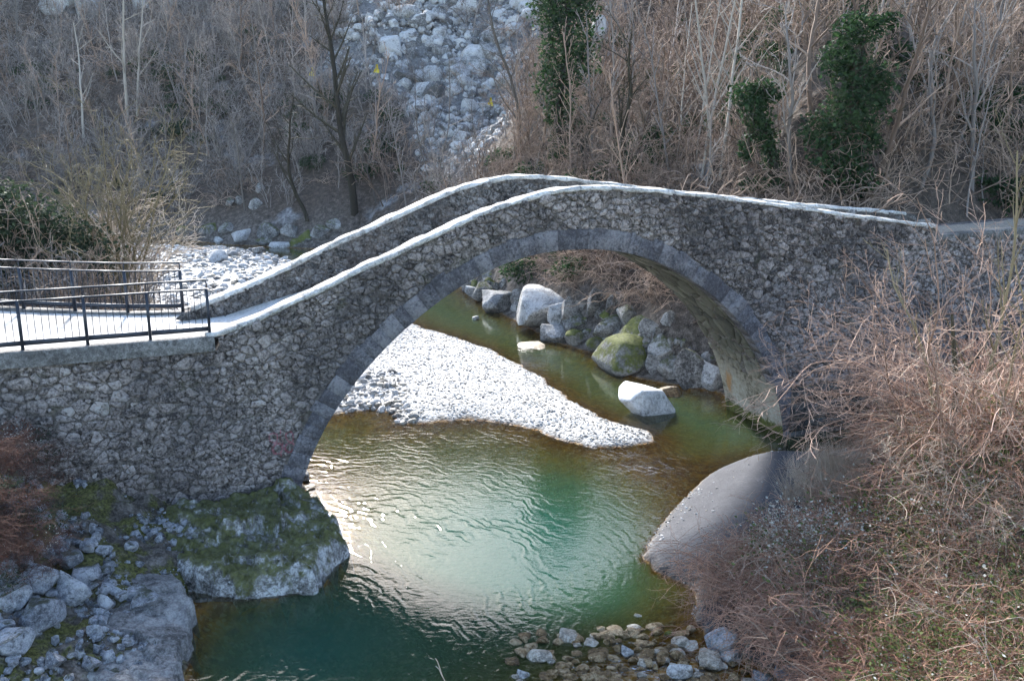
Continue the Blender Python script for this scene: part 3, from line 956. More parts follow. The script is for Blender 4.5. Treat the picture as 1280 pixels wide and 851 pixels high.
# --- kerb on the left retaining wall and a low edge at the right end
mb = MB()
SS = np.linspace(-24, S_L - .05, 30)
for o0, o1, z0, z1 in ((-.075, .32, 3.57, CURB),):
    A = [B(SS, z0, o0), B(SS, z1 - .02, o0), B(SS, z1, o0 + .02), B(SS, z1, o1), B(SS, z0, o1)]
    n = 30
    V = np.concatenate(A)
    V[:, 2] += (vn2(V[:, 0] * 3, V[:, 1] * 3) - .5) * .02
    i = (np.arange(4)[:, None] * n + np.arange(n - 1)[None]).ravel()
    mb.add(V, [np.stack([i, i + 1, i + n + 1, i + n], 1), np.array([[n - 1, 2 * n - 1, 3 * n - 1, 4 * n - 1, 5 * n - 1]])], .5)
obj('concrete_kerb', mb.mesh('concrete_kerb', M['curb']), bridge)
for k in range(7):
    s0 = S_R + .02 + k * .8
    V, Fs = prism([(s0, 4.78), (s0 + .78, 4.80), (s0 + .78, 4.98 + .02 * k), (s0, 4.97 + .02 * k)], .04, .32)
    mb = MB()
    mb.add(V, Fs, .5)
    obj('edge_stone', mb.mesh('edge_stone', M['curb']), bridge)

# --- path over the deck and the terrace on the left
def mat_path():
    m = NT('frosted gravel path')
    p = m.pos()
    n1, n2 = m.noise(p, 1.2, 4), m.noise(p, 18, 5, .65)
    col = m.ramp(m.math('ADD', m.math('MULTIPLY', n1, .5), m.math('MULTIPLY', n2, .5)), [(.35, (.26, .24, .21)), (.5, (.46, .44, .41)), (.62, (.68, .67, .65))])
    col = m.mix(m.step(m.xyz(p)[0], 9.5, 11.5), col, m.ramp(n2, [(.35, (.14, .115, .085)), (.65, (.34, .30, .24))]))
    m.set(Base_Color=col, Roughness=.9, Normal=m.bump(n2, .7, .03))
    return m.m
M['path'] = mat_path()
mb = MB()
SS = np.concatenate([np.linspace(-26, -14, 40), np.linspace(-13.8, 12, 70)])
oe = np.where(SS < -14.2, 3.0 + np.maximum(0, (-14.2 - SS)) * .55, 2.13)
cols = np.linspace(0, 1, 9)
V = np.concatenate([B(SS, deck(SS) + .012 + (fbm2(SS * 2, SS * 0 + c * 6) - .5) * .05, .38 + (oe - .38) * c) for c in cols])
n = len(SS)
i = (np.arange(8)[:, None] * n + np.arange(n - 1)[None]).ravel()
mb.add(V, [np.stack([i, i + 1, i + n + 1, i + n], 1)], .5)
po = obj('path', mb.mesh('path', M['path'], True))
po['kind'] = 'structure'
po['label'] = 'pale frosted gravel path over the bridge'

# kerb wall on the far side of the terrace
mb = MB()
fr_pts = [np.array(onz(x, y, 3.80)) for x, y in ((229, 389), (160, 390), (94, 388), (30, 385))]
ext = fr_pts[-1] + (fr_pts[-1] - fr_pts[-2]) * 2.2
line = [fr_pts[0] + (fr_pts[0] - fr_pts[1]) * .15] + fr_pts[1:] + [ext]
def wall_along(mb, line, z0, z1, th):
    L = np.array(line)
    for a, b in zip(L[:-1], L[1:]):
        d = b - a
        ln = np.linalg.norm(d[:2])
        ax = np.array([d[0], d[1], 0]) / ln
        c = (a + b) / 2
        c = np.array([c[0], c[1], (z0 + z1) / 2])
        mb.box(c, ln - .004, th, z1 - z0, ax, np.array([-ax[1], ax[0], 0]))
wall_along(mb, line, 2.2, 3.79, .34)
tk = obj('terrace_kerb', mb.mesh('terrace_kerb', M['curb']))
tag(tk, 'low concrete kerb wall under the far dark railing', 'wall')

# ------------------------------------------------------------------ railings
def railing(label, pts, first_z, near):
    """pts: post feet left to right"""
    base = Vector(tuple(pts[-1]))
    t = thing('railing', label, 'railing', base, 'dark metal railings at the bridge head')
    def part(name, mb):
        return obj(name, mb.mesh(name, M['metal']), t)
    up = np.array([0, 0, 1.0])
    pts = [np.array(p, float) for p in pts]
    for k, p in enumerate(pts):
        d = (pts[min(k + 1, len(pts) - 1)] - pts[max(k - 1, 0)])
        ax = np.array([d[0], d[1], 0])
        ax /= np.linalg.norm(ax)
        ay = np.array([-ax[1], ax[0], 0])
        mb = MB()
        mb.box(p + up * .45, .055, .055, .94, ax, ay)
        part('post', mb)
        mb = MB()
        mb.box(p + up * 1.0, .022, .022, .145, ax, ay)
        part('rail_stub', mb)
    for a, b in zip(pts[:-1], pts[1:]):
        d = b - a
        L = np.linalg.norm(d)
        ax = d / L
        ay = np.array([-ax[1], ax[0], 0])
        ay /= np.linalg.norm(ay)
        az = np.cross(ax, ay)
        m_ = (a + b) / 2
        for name, z, w_, h_ in (('bottom_rail', .13, .035, .09), ('middle_rail', .905, .045, .028), ('handrail', 1.085, .05, .028)):
            mb = MB()
            mb.box(m_ + up * z, L - (.058 if name == 'bottom_rail' else .002), w_, h_, ax, ay, az)
            part(name, mb)
        nb = int(L / .115)
        for k in range(1, nb):
            c = a + d * (k / nb)
            mb = MB()
            mb.box(c + up * .533, .012, .012, .712, ax, ay)
            part('baluster', mb)
near_posts = [B(s, CURB, .10) for s in (-19.3, -18.2, -17.12, -16.04, -14.95, -13.87)]
railing('dark metal railing on the near kerb above the stone wall', near_posts, CURB, True)
far_posts = [np.array(p) for p in fr_pts[::-1]]
far_posts = [far_posts[0] + (far_posts[0] - far_posts[1])] + far_posts
railing('dark metal railing on the far kerb beside the bare willow bush', far_posts, 3.8, False)

# ------------------------------------------------------------------ rocks
def rock_mesh(name, seed, mat, sub=4, cuts=26, squash=(1, 1, 1), noise=.04, cutd=(.42, .82)):
    rg = np.random.RandomState(seed)
    import bmesh
    bm = bmesh.new()
    bmesh.ops.create_icosphere(bm, subdivisions=sub, radius=1)
    V = np.array([v.co[:] for v in bm.verts])
    F = np.array([[v.index for v in f.verts] for f in bm.faces])
    bm.free()
    for _ in range(cuts):
        nr = rg.normal(size=3)
        nr /= np.linalg.norm(nr)
        d = rg.uniform(*cutd)
        nr = nr if abs(nr[2]) < .9 else np.array([.2, .1, nr[2]]) / np.linalg.norm([.2, .1, nr[2]])
        ex = V @ nr - d
        V = V - np.where(ex > 0, ex, 0)[:, None] * nr * .92
    r = fbm3(V * 2.2 + seed * 3.1, 3) - .5 + (.35 * (fbm3(V * 9 + seed, 2) - .5) if sub > 2 else 0)
    V = V * (1 + noise * 2 * r)[:, None]
    V = V * np.array(squash)
    # unit box: width 1 in x, centred, base at z=-.5*h
    ext = V.max(0) - V.min(0)
    V = (V - (V.max(0) + V.min(0)) / 2) / ext[0]
    return mesh_from(name, V, [F], mat, False)
ROCKS = {}
def rocks_for(matname, n=5, **kw):
    if matname not in ROCKS:
        ROCKS[matname] = [rock_mesh('boulder_' + matname, 100 + 17 * k + len(matname), M[matname], **kw) for k in range(n)]
    return ROCKS[matname]
rk = np.random.RandomState(9)
def place_rock(name, px, py, wpx, hpx, matname, label, cat, group=None, sink=.3, idx=None, P=None):
    """px,py: centre of the rock's lower edge in the photograph, on the ground it touches"""
    if P is None:
        P = hit(px, py)
        P = np.array([P[0], P[1], max(ground(P[0], P[1]), -.15)])
    depth = np.linalg.norm(P - np.array([0, 0, CAMH]))
    w_ = wpx * depth / FPX
    h_ = hpx * depth / FPX
    ms = rocks_for(matname)
    me = ms[rk.randint(len(ms)) if idx is None else idx % len(ms)]
    co = np.array([v.co[:] for v in me.vertices])
    ez = co[:, 2].max() - co[:, 2].min()
    sz = min(h_ * 1.15 / ez, w_ * 1.5)
    dep = w_ * rk.uniform(.75, 1.0)
    away = np.array([P[0], P[1]]) / np.linalg.norm(P[:2])
    c = (P[0] + away[0] * dep * .42, P[1] + away[1] * dep * .42, P[2] + sz * ez * (.5 - sink * .5))
    o = obj(name, me, None, c, (rk.uniform(-.12, .12), rk.uniform(-.12, .12), rk.choice([0, math.pi]) + rk.uniform(-.35, .35)), (w_, dep, sz))
    return tag(o, label, cat, group)

G_FAR = 'boulders along the far bank'
for (x, y, w_, h_, mt, lb) in [
    (605, 376, 24, 20, 'boulder', 'small dark sided boulder at the upstream end of the far bank row'),
    (624, 391, 42, 24, 'boulder_white', 'pale topped low boulder left of the large mossy block on the far bank'),
    (674, 413, 54, 46, 'boulder_white', 'large pale limestone block with a moss patch at the far water edge'),
    (699, 416, 28, 38, 'boulder_white', 'tall narrow grey boulder right beside the large pale block'),
    (722, 407, 38, 30, 'boulder', 'grey block leaning behind the tall narrow boulder on the far bank'),
    (723, 421, 38, 24, 'boulder', 'flat grey boulder in front of the leaning grey block'),
    (697, 433, 36, 20, 'boulder_white', 'low pale boulder standing in the green water below the tall narrow one'),
    (719, 433, 24, 18, 'boulder_moss', 'small olive mossed boulder next to the low pale boulder at the water'),
    (745, 441, 30, 18, 'boulder_moss', 'round greenish boulder alone at the far water edge'),
    (763, 430, 38, 28, 'boulder', 'broad grey boulder behind the round greenish one'),
    (790, 442, 50, 36, 'boulder_moss', 'upper boulder topped with bright yellow green moss'),
    (776, 470, 70, 40, 'boulder_moss', 'big boulder covered in bright moss standing in the river'),
    (828, 458, 36, 32, 'boulder', 'dark boulder right of the bright mossy boulders'),
    (817, 470, 20, 22, 'boulder', 'small grey boulder squeezed between the mossy and dark boulders'),
    (836, 478, 28, 26, 'boulder', 'cracked grey boulder left of the big rounded one by the pier'),
    (866, 486, 44, 42, 'boulder', 'big rounded grey boulder near the foot of the arch pier'),
    (891, 492, 30, 30, 'boulder_white', 'pale boulder touching the right arch pier'),
    (836, 409, 18, 18, 'boulder', 'small boulder high on the far bank under the brambles'),
    (775, 394, 34, 24, 'boulder', 'grey boulder half buried on the slope above the far bank row'),
    (748, 394, 24, 30, 'boulder', 'dark upright boulder on the slope under the bare scrub'),
    (783, 413, 26, 28, 'boulder', 'narrow grey boulder above the yellow green mossy one'),
    (812, 425, 26, 22, 'boulder', 'low boulder below the dead branch on the far bank'),
    (650, 383, 22, 16, 'boulder', 'dark low boulder behind the large pale block'),
    (590, 372, 16, 12, 'boulder_white', 'small pale stone at the bend of the far bank')]:
    place_rock('boulder', x, y, w_ * 1.15, h_ * 1.12, mt, lb, 'boulder', G_FAR)
# filler rocks of the same bank
for k in range(95):
    t = rk.rand()
    x = 585 + t * 310 + rk.uniform(-8, 8)
    y = np.interp(x, [585, 650, 720, 800, 900], [368, 396, 420, 452, 484]) - rk.uniform(2, 34)
    place_rock('boulder', x, y, rk.uniform(8, 21), rk.uniform(7, 16), rk.choice(['boulder', 'boulder', 'boulder', 'boulder_moss']), 'small rock wedged among the boulders of the far bank', 'rock', 'small rocks of the far bank')
place_rock('frosted_boulder', 808, 523, 72, 40, 'boulder_snow', 'white frosted boulder alone in the water near the arch', 'boulder', sink=.35, P=np.array([*onz(808, 522, 0)[:2], -.1]))
place_rock('boulder', 838, 497, 26, 14, 'boulder_wet', 'small dark wet rock behind the white frosted boulder', 'rock', P=np.array([*onz(838, 495, 0)[:2], -.1]))
place_rock('boulder', 667, 436, 38, 12, 'boulder_wet', 'flat brown rock just breaking the surface of the side channel', 'rock', P=np.array([*onz(667, 436, 0)[:2], -.12]), sink=.6)
place_rock('boulder', 594, 400, 10, 6, 'boulder_white', 'tiny white stone in the side channel upstream', 'rock', P=np.array([*onz(594, 400, 0)[:2], -.05]))
place_rock('boulder', 380, 598, 13, 16, 'boulder_white', 'pale stone in the water against the left arch foot', 'rock', P=np.array([*onz(382, 600, 0)[:2], -.1]))
place_rock('boulder', 384, 612, 16, 10, 'boulder_wet', 'brown wet stone just below the pale one at the left arch foot', 'rock', P=np.array([*onz(386, 612, 0)[:2], -.1]))
# upstream bank on the left
UL = ['mossy boulder leftmost on the upstream bank', 'mossy boulder second from the left on the upstream bank', 'small pale stone in front of the second mossy upstream boulder', 'grey boulder right of the two mossy upstream boulders', 'wide pale boulder at the middle of the upstream water edge', 'low grey rock right of the wide pale upstream boulder', 'large dark grey boulder behind the upstream stream', 'dark grey boulder right of the large upstream one', 'small pale rock at the edge of the upstream stream', 'long pale rock in front of the large upstream boulder', 'mossy boulder low at the upstream stream near the parapet', 'mossy boulder behind the low mossy one near the parapet', 'grey boulder just above the far parapet on the upstream bank', 'highest grey boulder touching the far parapet line', 'wide pale boulder standing in the white upstream gravel', 'small pale rock in the white upstream gravel', 'grey rock on the slope above the upstream bank', 'small rock left on the slope above the upstream bank', 'leftmost small rock on the slope above the upstream bank', 'uppermost rock on the slope above the upstream bank']
for k, (x, y, w_, h_, mt) in enumerate([(232, 300, 20, 14, 'boulder_moss'), (262, 296, 22, 14, 'boulder_moss'), (274, 306, 16, 9, 'boulder_white'), (285, 294, 24, 13, 'boulder'), (306, 305, 30, 16, 'boulder_white'), (330, 309, 22, 10, 'boulder'), (340, 300, 34, 20, 'boulder'), (365, 300, 26, 18, 'boulder'), (322, 318, 18, 8, 'boulder_white'), (350, 315, 26, 10, 'boulder_white'), (372, 312, 24, 13, 'boulder_moss'), (384, 305, 22, 16, 'boulder_moss'), (402, 300, 28, 18, 'boulder'), (420, 292, 24, 16, 'boulder'), (272, 328, 26, 13, 'boulder_white'), (291, 322, 16, 9, 'boulder_white'), (320, 262, 18, 14, 'boulder'), (300, 256, 14, 12, 'boulder'), (289, 262, 12, 10, 'boulder'), (326, 250, 14, 12, 'boulder')]):
    place_rock('boulder', x, y, w_, h_, mt, UL[k], 'boulder', 'boulders on the upstream bank')

# foreground rubble on the left bank
G_FG = 'broken rocks on the near left bank'
FGL = [(49, 752, 48, 30, 'wedge shaped blue grey rock in the middle of the left rubble'), (93, 766, 46, 42, 'big square blue grey rock nearest the mossy ground'), (18, 776, 42, 30, 'flat grey rock at the picture edge of the left rubble'), (55, 800, 46, 42, 'large blocky rock below the wedge shaped one'), (12, 737, 30, 30, 'tall rock at the left edge above the flat grey one'), (34, 722, 28, 20, 'small dark rock above the wedge shaped one'), (90, 718, 30, 22, 'mottled rock above the big square one'), (111, 694, 20, 14, 'small white rock lying on the mossy slope'), (106, 735, 36, 20, 'dark mossed rock behind the big square one'), (183, 766, 34, 18, 'rounded stone on the ledge beside the water'), (175, 752, 30, 12, 'thin white slab on the ledge'), (134, 768, 24, 24, 'small upright stone between rubble and ledge'), (127, 784, 20, 12, 'small stone on the gravel of the ledge'), (120, 802, 20, 15, 'grey stone lower on the ledge gravel'), (136, 838, 24, 16, 'stone near the lower edge of the ledge'), (115, 842, 28, 18, 'pale stone beside the lowest ledge stones'), (7, 792, 18, 12, 'tiny grey stone at the left edge'), (46, 668, 26, 18, 'grey rock under the dead bush'), (78, 690, 26, 18, 'blue rock half sunk in the slope'), (20, 825, 44, 30, 'dark rock at the lower left corner'), (70, 838, 30, 20, 'grey rock in the lower left gravel'), (118, 672, 10, 22, 'thin upright white stone on the mossy slope'), (150, 790, 16, 10, 'flat small stone on the ledge top'), (160, 812, 18, 10, 'flat pebble on the pale ledge')]
for (x, y, w_, h_, lb) in FGL:
    place_rock('rock', x, y, w_ * .9, h_ * .85, 'boulder_shade', lb, 'rock', G_FG, sink=.25)
for k in range(90):
    x, y = rk.uniform(0, 190), rk.uniform(650, 850)
    place_rock('rock', x, y, rk.uniform(6, 19), rk.uniform(5, 13), 'boulder_shade', 'small broken stone in the rubble of the near left bank', 'stone', 'small stones of the near left bank', sink=.3)

# riffle stones at the bottom
G_RF = 'stones in the lower riffle'
for (x, y, w_, h_, mt, lb) in [(711, 802, 24, 13, 'cobble', 'pale stone at the head of the riffle'), (674, 828, 30, 15, 'cobble', 'grey white stone at the left side of the riffle'), (654, 848, 16, 12, 'boulder_white', 'white round stone at the lower left of the riffle'), (763, 804, 16, 10, 'boulder_wet', 'small brown stone in the riffle'), (784, 820, 17, 12, 'boulder_white', 'white capped stone in the middle of the riffle'), (797, 771, 10, 7, 'cobble', 'tiny tan stone in dark water above the riffle'), (838, 793, 15, 7, 'boulder_moss', 'small greenish stone at the dark bank edge'), (850, 809, 25, 13, 'cobble', 'yellowish stone in the upper riffle'), (848, 848, 30, 20, 'boulder_white', 'big creamy stone in the lower riffle'), (888, 835, 27, 18, 'cobble', 'creamy stone left of the grey wedge in the riffle'), (902, 822, 34, 30, 'boulder_shade', 'grey wedge shaped rock at the bank of the riffle'), (913, 828, 28, 18, 'boulder_white', 'pale rounded rock leaning on the grey wedge'), (880, 820, 13, 13, 'cobble', 'small tan stone above the creamy one'), (985, 852, 36, 24, 'boulder_shade', 'blue grey rock at the lower edge under the brambles'), (955, 856, 26, 14, 'boulder_shade', 'low grey rock beside the blue grey one'), (938, 828, 14, 8, 'boulder_wet', 'brown stone under the overhanging brambles'), (690, 846, 15, 12, 'boulder_wet', 'dark stone beside the white round one'), (712, 850, 18, 10, 'boulder_wet', 'brown stone at the lower picture edge')]:
    P = np.array([*onz(x, y, 0)[:2], -.06])
    place_rock('river_stone', x, y, w_, h_, mt, lb, 'stone', G_RF, sink=.3, P=P)
for k in range(250):
    x = rk.uniform(640, 980)
    y = rk.uniform(775, 860)
    if y < 775 + (980 - x) * .06 or (x > 870 and y < 795):
        continue
    P = np.array([*onz(x, y, 0)[:2], -.035])
    place_rock('river_stone', x, y, rk.uniform(7, 20), rk.uniform(4, 9), rk.choice(['boulder_wet', 'boulder_wet', 'boulder_wet', 'boulder_wet', 'boulder_wet', 'cobble']), 'wet cobble awash in the lower riffle', 'stone', 'wet cobbles of the riffle', sink=.35, P=P)

# rocky masses of the left foreground (height fields with steep sides)
def rock_mass(name, poly, topf, mat, res=.055, edge=.16, zb=-.6):
    P = np.array(poly)
    x0, y0 = P.min(0) - .15
    x1, y1 = P.max(0) + .15
    gx, gy = np.arange(x0, x1, res), np.arange(y0, y1, res)
    XX, YY = np.meshgrid(gx, gy)
    x, y = XX.ravel(), YY.ravel()
    wx_ = x + (fbm2(x * 2.3, y * 2.3, 3) - .5) * .35
    wy_ = y + (fbm2(x * 2.3 + 31, y * 2.3 + 7, 3) - .5) * .35
    sd = poly_sd(wx_, wy_, poly)
    z = zb + (topf(x, y, sd) - zb) * sstep(-.02, edge, sd)
    V = np.c_[x + (fbm2(x * 5, y * 5 + 11, 2) - .5) * .06, y + (fbm2(x * 5 + 50, y * 5, 2) - .5) * .06, z]
    n = len(gx)
    i = (np.arange(len(gy) - 1)[:, None] * n + np.arange(n - 1)[None]).ravel()
    q = np.stack([i, i + 1, i + n + 1, i + n], 1)
    q = q[(sd[q] > -.1).any(1)]
    us, iv = np.unique(q, return_inverse=True)
    return obj(name, mesh_from(name, V[us], [iv.reshape(-1, 4)], mat, True))
def blocks(x, y, f, seed, amp, tilt):
    rg = np.random.RandomState(seed)
    u, v = x * f, y * f * 1.3 + .4 * x * f
    best = np.full(x.shape, 1e9)
    out = np.zeros(x.shape)
    ui, vi = np.floor(u).astype(int), np.floor(v).astype(int)
    for dx in (-1, 0, 1):
        for dy in (-1, 0, 1):
            a, b = (ui + dx) & 255, (vi + dy) & 255
            cx, cy = ui + dx + _T2[a, b], vi + dy + _T2[b, (a + 91) & 255]
            d = (u - cx) ** 2 + (v - cy) ** 2
            h = amp * (_T2[(a + 37 + seed) & 255, b] - .5) + tilt * ((u - cx) * (_T2[a, (b + 11) & 255] - .5) + (v - cy) * (_T2[(a + 5) & 255, (b + 71) & 255] - .7))
            m = d < best
            best = np.where(m, d, best)
            out = np.where(m, h, out)
    return out
def ridged(x, y, f):
    return 1 - np.abs(2 * fbm2(x * f, y * f, 4) - 1)
OUT = onz2([(250, 750), (300, 754), (350, 752), (398, 744), (424, 716), (446, 690), (436, 674), (406, 655), (386, 640), (374, 622)]) + [tuple(B(-12.6, 0, .1)[:2]), tuple(B(-14.3, 0, .1)[:2]), tuple(B(-15.4, 0, -.1)[:2]), (-6.6, 15.4), (-5.9, 14.5)]
def out_top(x, y, sd):
    u_ = x * .75 + y * .65
    base = .16 + .30 * sstep(0, .30, sd) + .16 * sstep(.4, 1.6, sd) + .15 * np.clip(y - 15.6, 0, 3)
    strata = .16 * np.floor(u_ * 2.2 + fbm2(x * 1.5, y * 1.5) * 1.2) % .33
    return base - .05 + (blocks(x, y, .9, 1, .22, .26) + blocks(x + fbm2(x * 3, y * 3) * .3, y, 2.4, 2, .17, .20)) * sstep(-.1, .5, sd) + blocks(x, y + fbm2(x * 6, y * 6) * .2, 5.5, 3, .07, .09) + (fbm2(x * 12, y * 12, 2) - .5) * .05
tag(rock_mass('rock_outcrop', OUT, out_top, M['outcrop'], .040, .22), 'mossy grey rock outcrop under the left end of the bridge', 'rock')
LED = onz2([(246, 775), (240, 800), (236, 835), (240, 870), (120, 880), (60, 860)], .25) + [(-6.9, 13.6), (-6.4, 14.4), (-5.7, 14.5)]
def led_top(x, y, sd):
    return .34 + .10 * sstep(0, .8, sd) + (fbm2(x * 1.4, y * 1.4) - .5) * .25 + blocks(x, y, 1.3, 4, .12, .12) + blocks(x, y, 4, 5, .03, .05) + (fbm2(x * 7, y * 7) - .5) * .04 + .12 * np.maximum(0, -5.6 - x)
tag(rock_mass('rock_ledge', LED, led_top, M['ledge'], .05), 'flat pale rock ledge beside the dark water, lower left', 'rock')

# scree: the larger blocks singly
sw = SCREE_W
G_SC = 'blocks of the scree slope'
k = 0
tries = 0
SPX = [(470, 2), (668, 2), (662, 110), (620, 150), (585, 195), (545, 190), (505, 120), (480, 60)]
while k < 280 and tries < 3000:
    tries += 1
    x, y = rk.uniform(465, 670), rk.uniform(-12, 200)
    if poly_sd(np.array([x]), np.array([max(y, 3)]), SPX)[0] < 0:
        continue
    P = hit(x, y)
    if P[1] > 150:
        continue
    big = rk.rand() ** 2.2
    w_ = 8 + 24 * big * (1 if y < 150 else .6)
    place_rock('scree_block', x, y, w_, w_ * rk.uniform(.6, .9), 'scree', 'pale blue grey block lying on the scree slope between the trees', 'boulder', G_SC, sink=.35, P=P)
    k += 1
# cliff outcrops right of the ivy trunk and upper left
CL = ['pale rock face right of the ivy covered trunk', 'upper rock face right of the ivy covered trunk', 'small rock face lower right of the ivy covered trunk', 'flat pale rock at the right side of the scree', 'broad cliff face at the upper left edge of the wood', 'narrow cliff face next to the broad upper left one', 'pale cliff patch at the top right of the birches', 'pale cliff patch at the top just behind the birches', 'small pale rock below the cliff patches', 'rock face at the top left of the dark forked tree', 'small rock face just left of the dark forked tree top']
for lb, (x, y, w_, h_) in zip(CL, [(752, 62, 30, 40), (775, 30, 36, 30), (770, 80, 26, 22), (640, 115, 40, 22), (80, 22, 46, 44), (112, 30, 30, 40), (214, 12, 26, 26), (180, 20, 20, 26), (262, 48, 20, 18), (375, 8, 40, 30), (400, 22, 26, 22)]):
    place_rock('cliff_rock', x, y, w_, h_, 'scree', lb, 'rock', 'rock faces in the wood', sink=.4)
# three yellow markers
def marker(px, py, label):
    P = hit(px, py + 4)
    d = np.linalg.norm(P - np.array([0, 0, CAMH]))
    w_ = 7.0 * d / FPX
    h_ = 9.5 * d / FPX
    t = np.array([[-.5, 0], [-.34, .42], [-.20, .46], [-.12, 1.0], [.14, 1.0], [.22, .5], [.40, .40], [.5, 0]])
    V = np.concatenate([np.c_[t[:, 0] * w_, np.full(len(t), yy * w_ * .25), t[:, 1] * h_] for yy in (-1, 1)])
    n = len(t)
    i = np.arange(n)
    j = (i + 1) % n
    me = mesh_from('marker', V, [np.stack([i, j, j + n, i + n], 1), i[None], (i + n)[None, ::-1]], M['yellow'])
    o = obj('yellow_marker', me, None, (P[0], P[1] - .5, P[2] + .25), (0, .08, 0))
    tag(o, label, 'marker', 'yellow markers on the scree')
marker(613, 133, 'yellow marker on the scree nearest the ivy covered trunk')
marker(472, 92, 'yellow marker just right of the dark forked tree')
marker(392, 96, 'yellow marker left of the dark forked tree')

# ------------------------------------------------------------------ scatter (stuff) with geometry nodes
def source(name, me):
    return bpy.data.objects.new(name, me)
def scatter(name, pts, rot, scl, idx, sources, label, cat, scl3=False):
    pts = np.asarray(pts, np.float32)
    me = bpy.data.meshes.new(name)
    me.vertices.add(len(pts))
    me.vertices.foreach_set('co', pts.ravel())
    a = me.attributes.new('rot', 'FLOAT_VECTOR', 'POINT')
    a.data.foreach_set('vector', np.asarray(rot, np.float32).ravel())
    a = me.attributes.new('scl', 'FLOAT_VECTOR', 'POINT')
    s = np.asarray(scl, np.float32)
    s = np.repeat(s[:, None], 3, 1) if s.ndim == 1 else s
    a.data.foreach_set('vector', s.ravel())
    a = me.attributes.new('idx', 'INT', 'POINT')
    a.data.foreach_set('value', np.asarray(idx, np.int32))
    o = obj(name, me)
    ng = bpy.data.node_groups.new(name, 'GeometryNodeTree')
    ng.interface.new_socket('Geometry', in_out='INPUT', socket_type='NodeSocketGeometry')
    ng.interface.new_socket('Geometry', in_out='OUTPUT', socket_type='NodeSocketGeometry')
    N, L = ng.nodes, ng.links
    gi, go = N.new('NodeGroupInput'), N.new('NodeGroupOutput')
    jn = N.new('GeometryNodeJoinGeometry')
    def named(n, t):
        q = N.new('GeometryNodeInputNamedAttribute')
        q.data_type = t
        q.inputs['Name'].default_value = n
        return q.outputs['Attribute']
    for k, so in enumerate(sources):
        ip = N.new('GeometryNodeInstanceOnPoints')
        oi = N.new('GeometryNodeObjectInfo')
        oi.inputs['Object'].default_value = so
        cmp_ = N.new('FunctionNodeCompare')
        cmp_.data_type = 'INT'
        cmp_.operation = 'EQUAL'
        L.new(named('idx', 'INT'), cmp_.inputs[2])
        cmp_.inputs[3].default_value = k
        L.new(gi.outputs[0], ip.inputs['Points'])
        L.new(cmp_.outputs[0], ip.inputs['Selection'])
        L.new(oi.outputs['Geometry'], ip.inputs['Instance'])
        e2r = N.new('FunctionNodeEulerToRotation')
        L.new(named('rot', 'FLOAT_VECTOR'), e2r.inputs[0])
        L.new(e2r.outputs[0], ip.inputs['Rotation'])
        L.new(named('scl', 'FLOAT_VECTOR'), ip.inputs['Scale'])
        L.new(ip.outputs[0], jn.inputs[0])
    L.new(jn.outputs[0], go.inputs[0])
    md = o.modifiers.new('scatter', 'NODES')
    md.node_group = ng
    return tag(o, label, cat, kind='stuff')

sc = np.random.RandomState(77)
def rand_pts(n, x0, x1, y0, y1, cond):
    x, y = sc.uniform(x0, x1, n), sc.uniform(y0, y1, n)
    h, d_ = terrain(x, y, True)
    k = cond(x, y, h, d_)
    return np.c_[x, y, h][k], {q: v[k] for q, v in d_.items()}
# river gravel
psrc = [source('pebble', rock_mesh('pebble', 300 + k, M[mt], sub=1, cuts=5, noise=.05, squash=(1, .8, .55))) for k, mt in enumerate(['gravel_a', 'gravel_b', 'cobble', 'gravel_a'])]
pa, _ = rand_pts(40000, -7, 4.5, 21, 38, lambda x, y, h, d: (d['sa'] > .06 + .14 * sc.rand(len(x))) & (d['sl'] < .2))
pb, _ = rand_pts(9000, -26, -5, 36, 58, lambda x, y, h, d: (d['sa'] > -.1) & (d['sl'] < .2))
n1, n2_ = len(pa), len(pb)
sz = np.concatenate([.022 + .075 * sc.rand(n1) ** 4, .09 + .5 * sc.rand(n2_) ** 5])
pp = np.concatenate([pa, pb])
# larger white cobbles by the left pier
pcx, _ = rand_pts(700, -5.2, -2.2, 22, 27.5, lambda x, y, h, d: (d['sa'] > 0) & (x < -2.4 - (y - 23) * .25))
pp = np.concatenate([pp, pcx])
sz = np.concatenate([sz, .10 + .28 * sc.rand(len(pcx)) ** 3])
scatter('gravel_pebbles', pp, sc.uniform(0, 6.28, (len(pp), 3)) * [.1, .1, 1], sz, sc.randint(0, 4, len(pp)), psrc, 'white river gravel of the bar behind the arch', 'gravel')
# sand bank specks and frost on the mound edge
pq, dq = rand_pts(12000, 2, 9, 13.5, 21.5, lambda x, y, h, d: (d['sr'] > -.05) & (d['sr'] < 3.2) & (sc.rand(len(x)) < 1.2 * np.exp(-np.maximum(d['sr'], 0) / .28) * sstep(.40, .58, fbm2(x * 1.1, y * 1.1)) + .012))
scatter('sandbank_pebbles', pq, sc.uniform(0, 6.28, (len(pq), 3)) * [.1, .1, 1], .02 + .06 * sc.rand(len(pq)) ** 3, sc.randint(0, 4, len(pq)), psrc, 'pale pebbles along the edge of the grey sand bank', 'pebbles')
# scree rubble
ssrc = [source('rubble', rock_mesh('rubble', 330 + k, M['scree'], sub=1, cuts=6, noise=.06)) for k in range(3)]
xs, ys = np.array(sw).min(0), np.array(sw).max(0)
ps, ds = rand_pts(16000, xs[0], ys[0], xs[1], min(ys[1], 130), lambda x, y, h, d: (poly_sd(x, y, sw) > -.6 * sc.rand(len(x))) & (d['sh'] > 2))
scatter('scree_rubble', ps, sc.uniform(0, 6.28, (len(ps), 3)), .14 + .75 * sc.rand(len(ps)) ** 3.5, sc.randint(0, 3, len(ps)), ssrc, 'loose pale rubble of the scree slope', 'rubble')
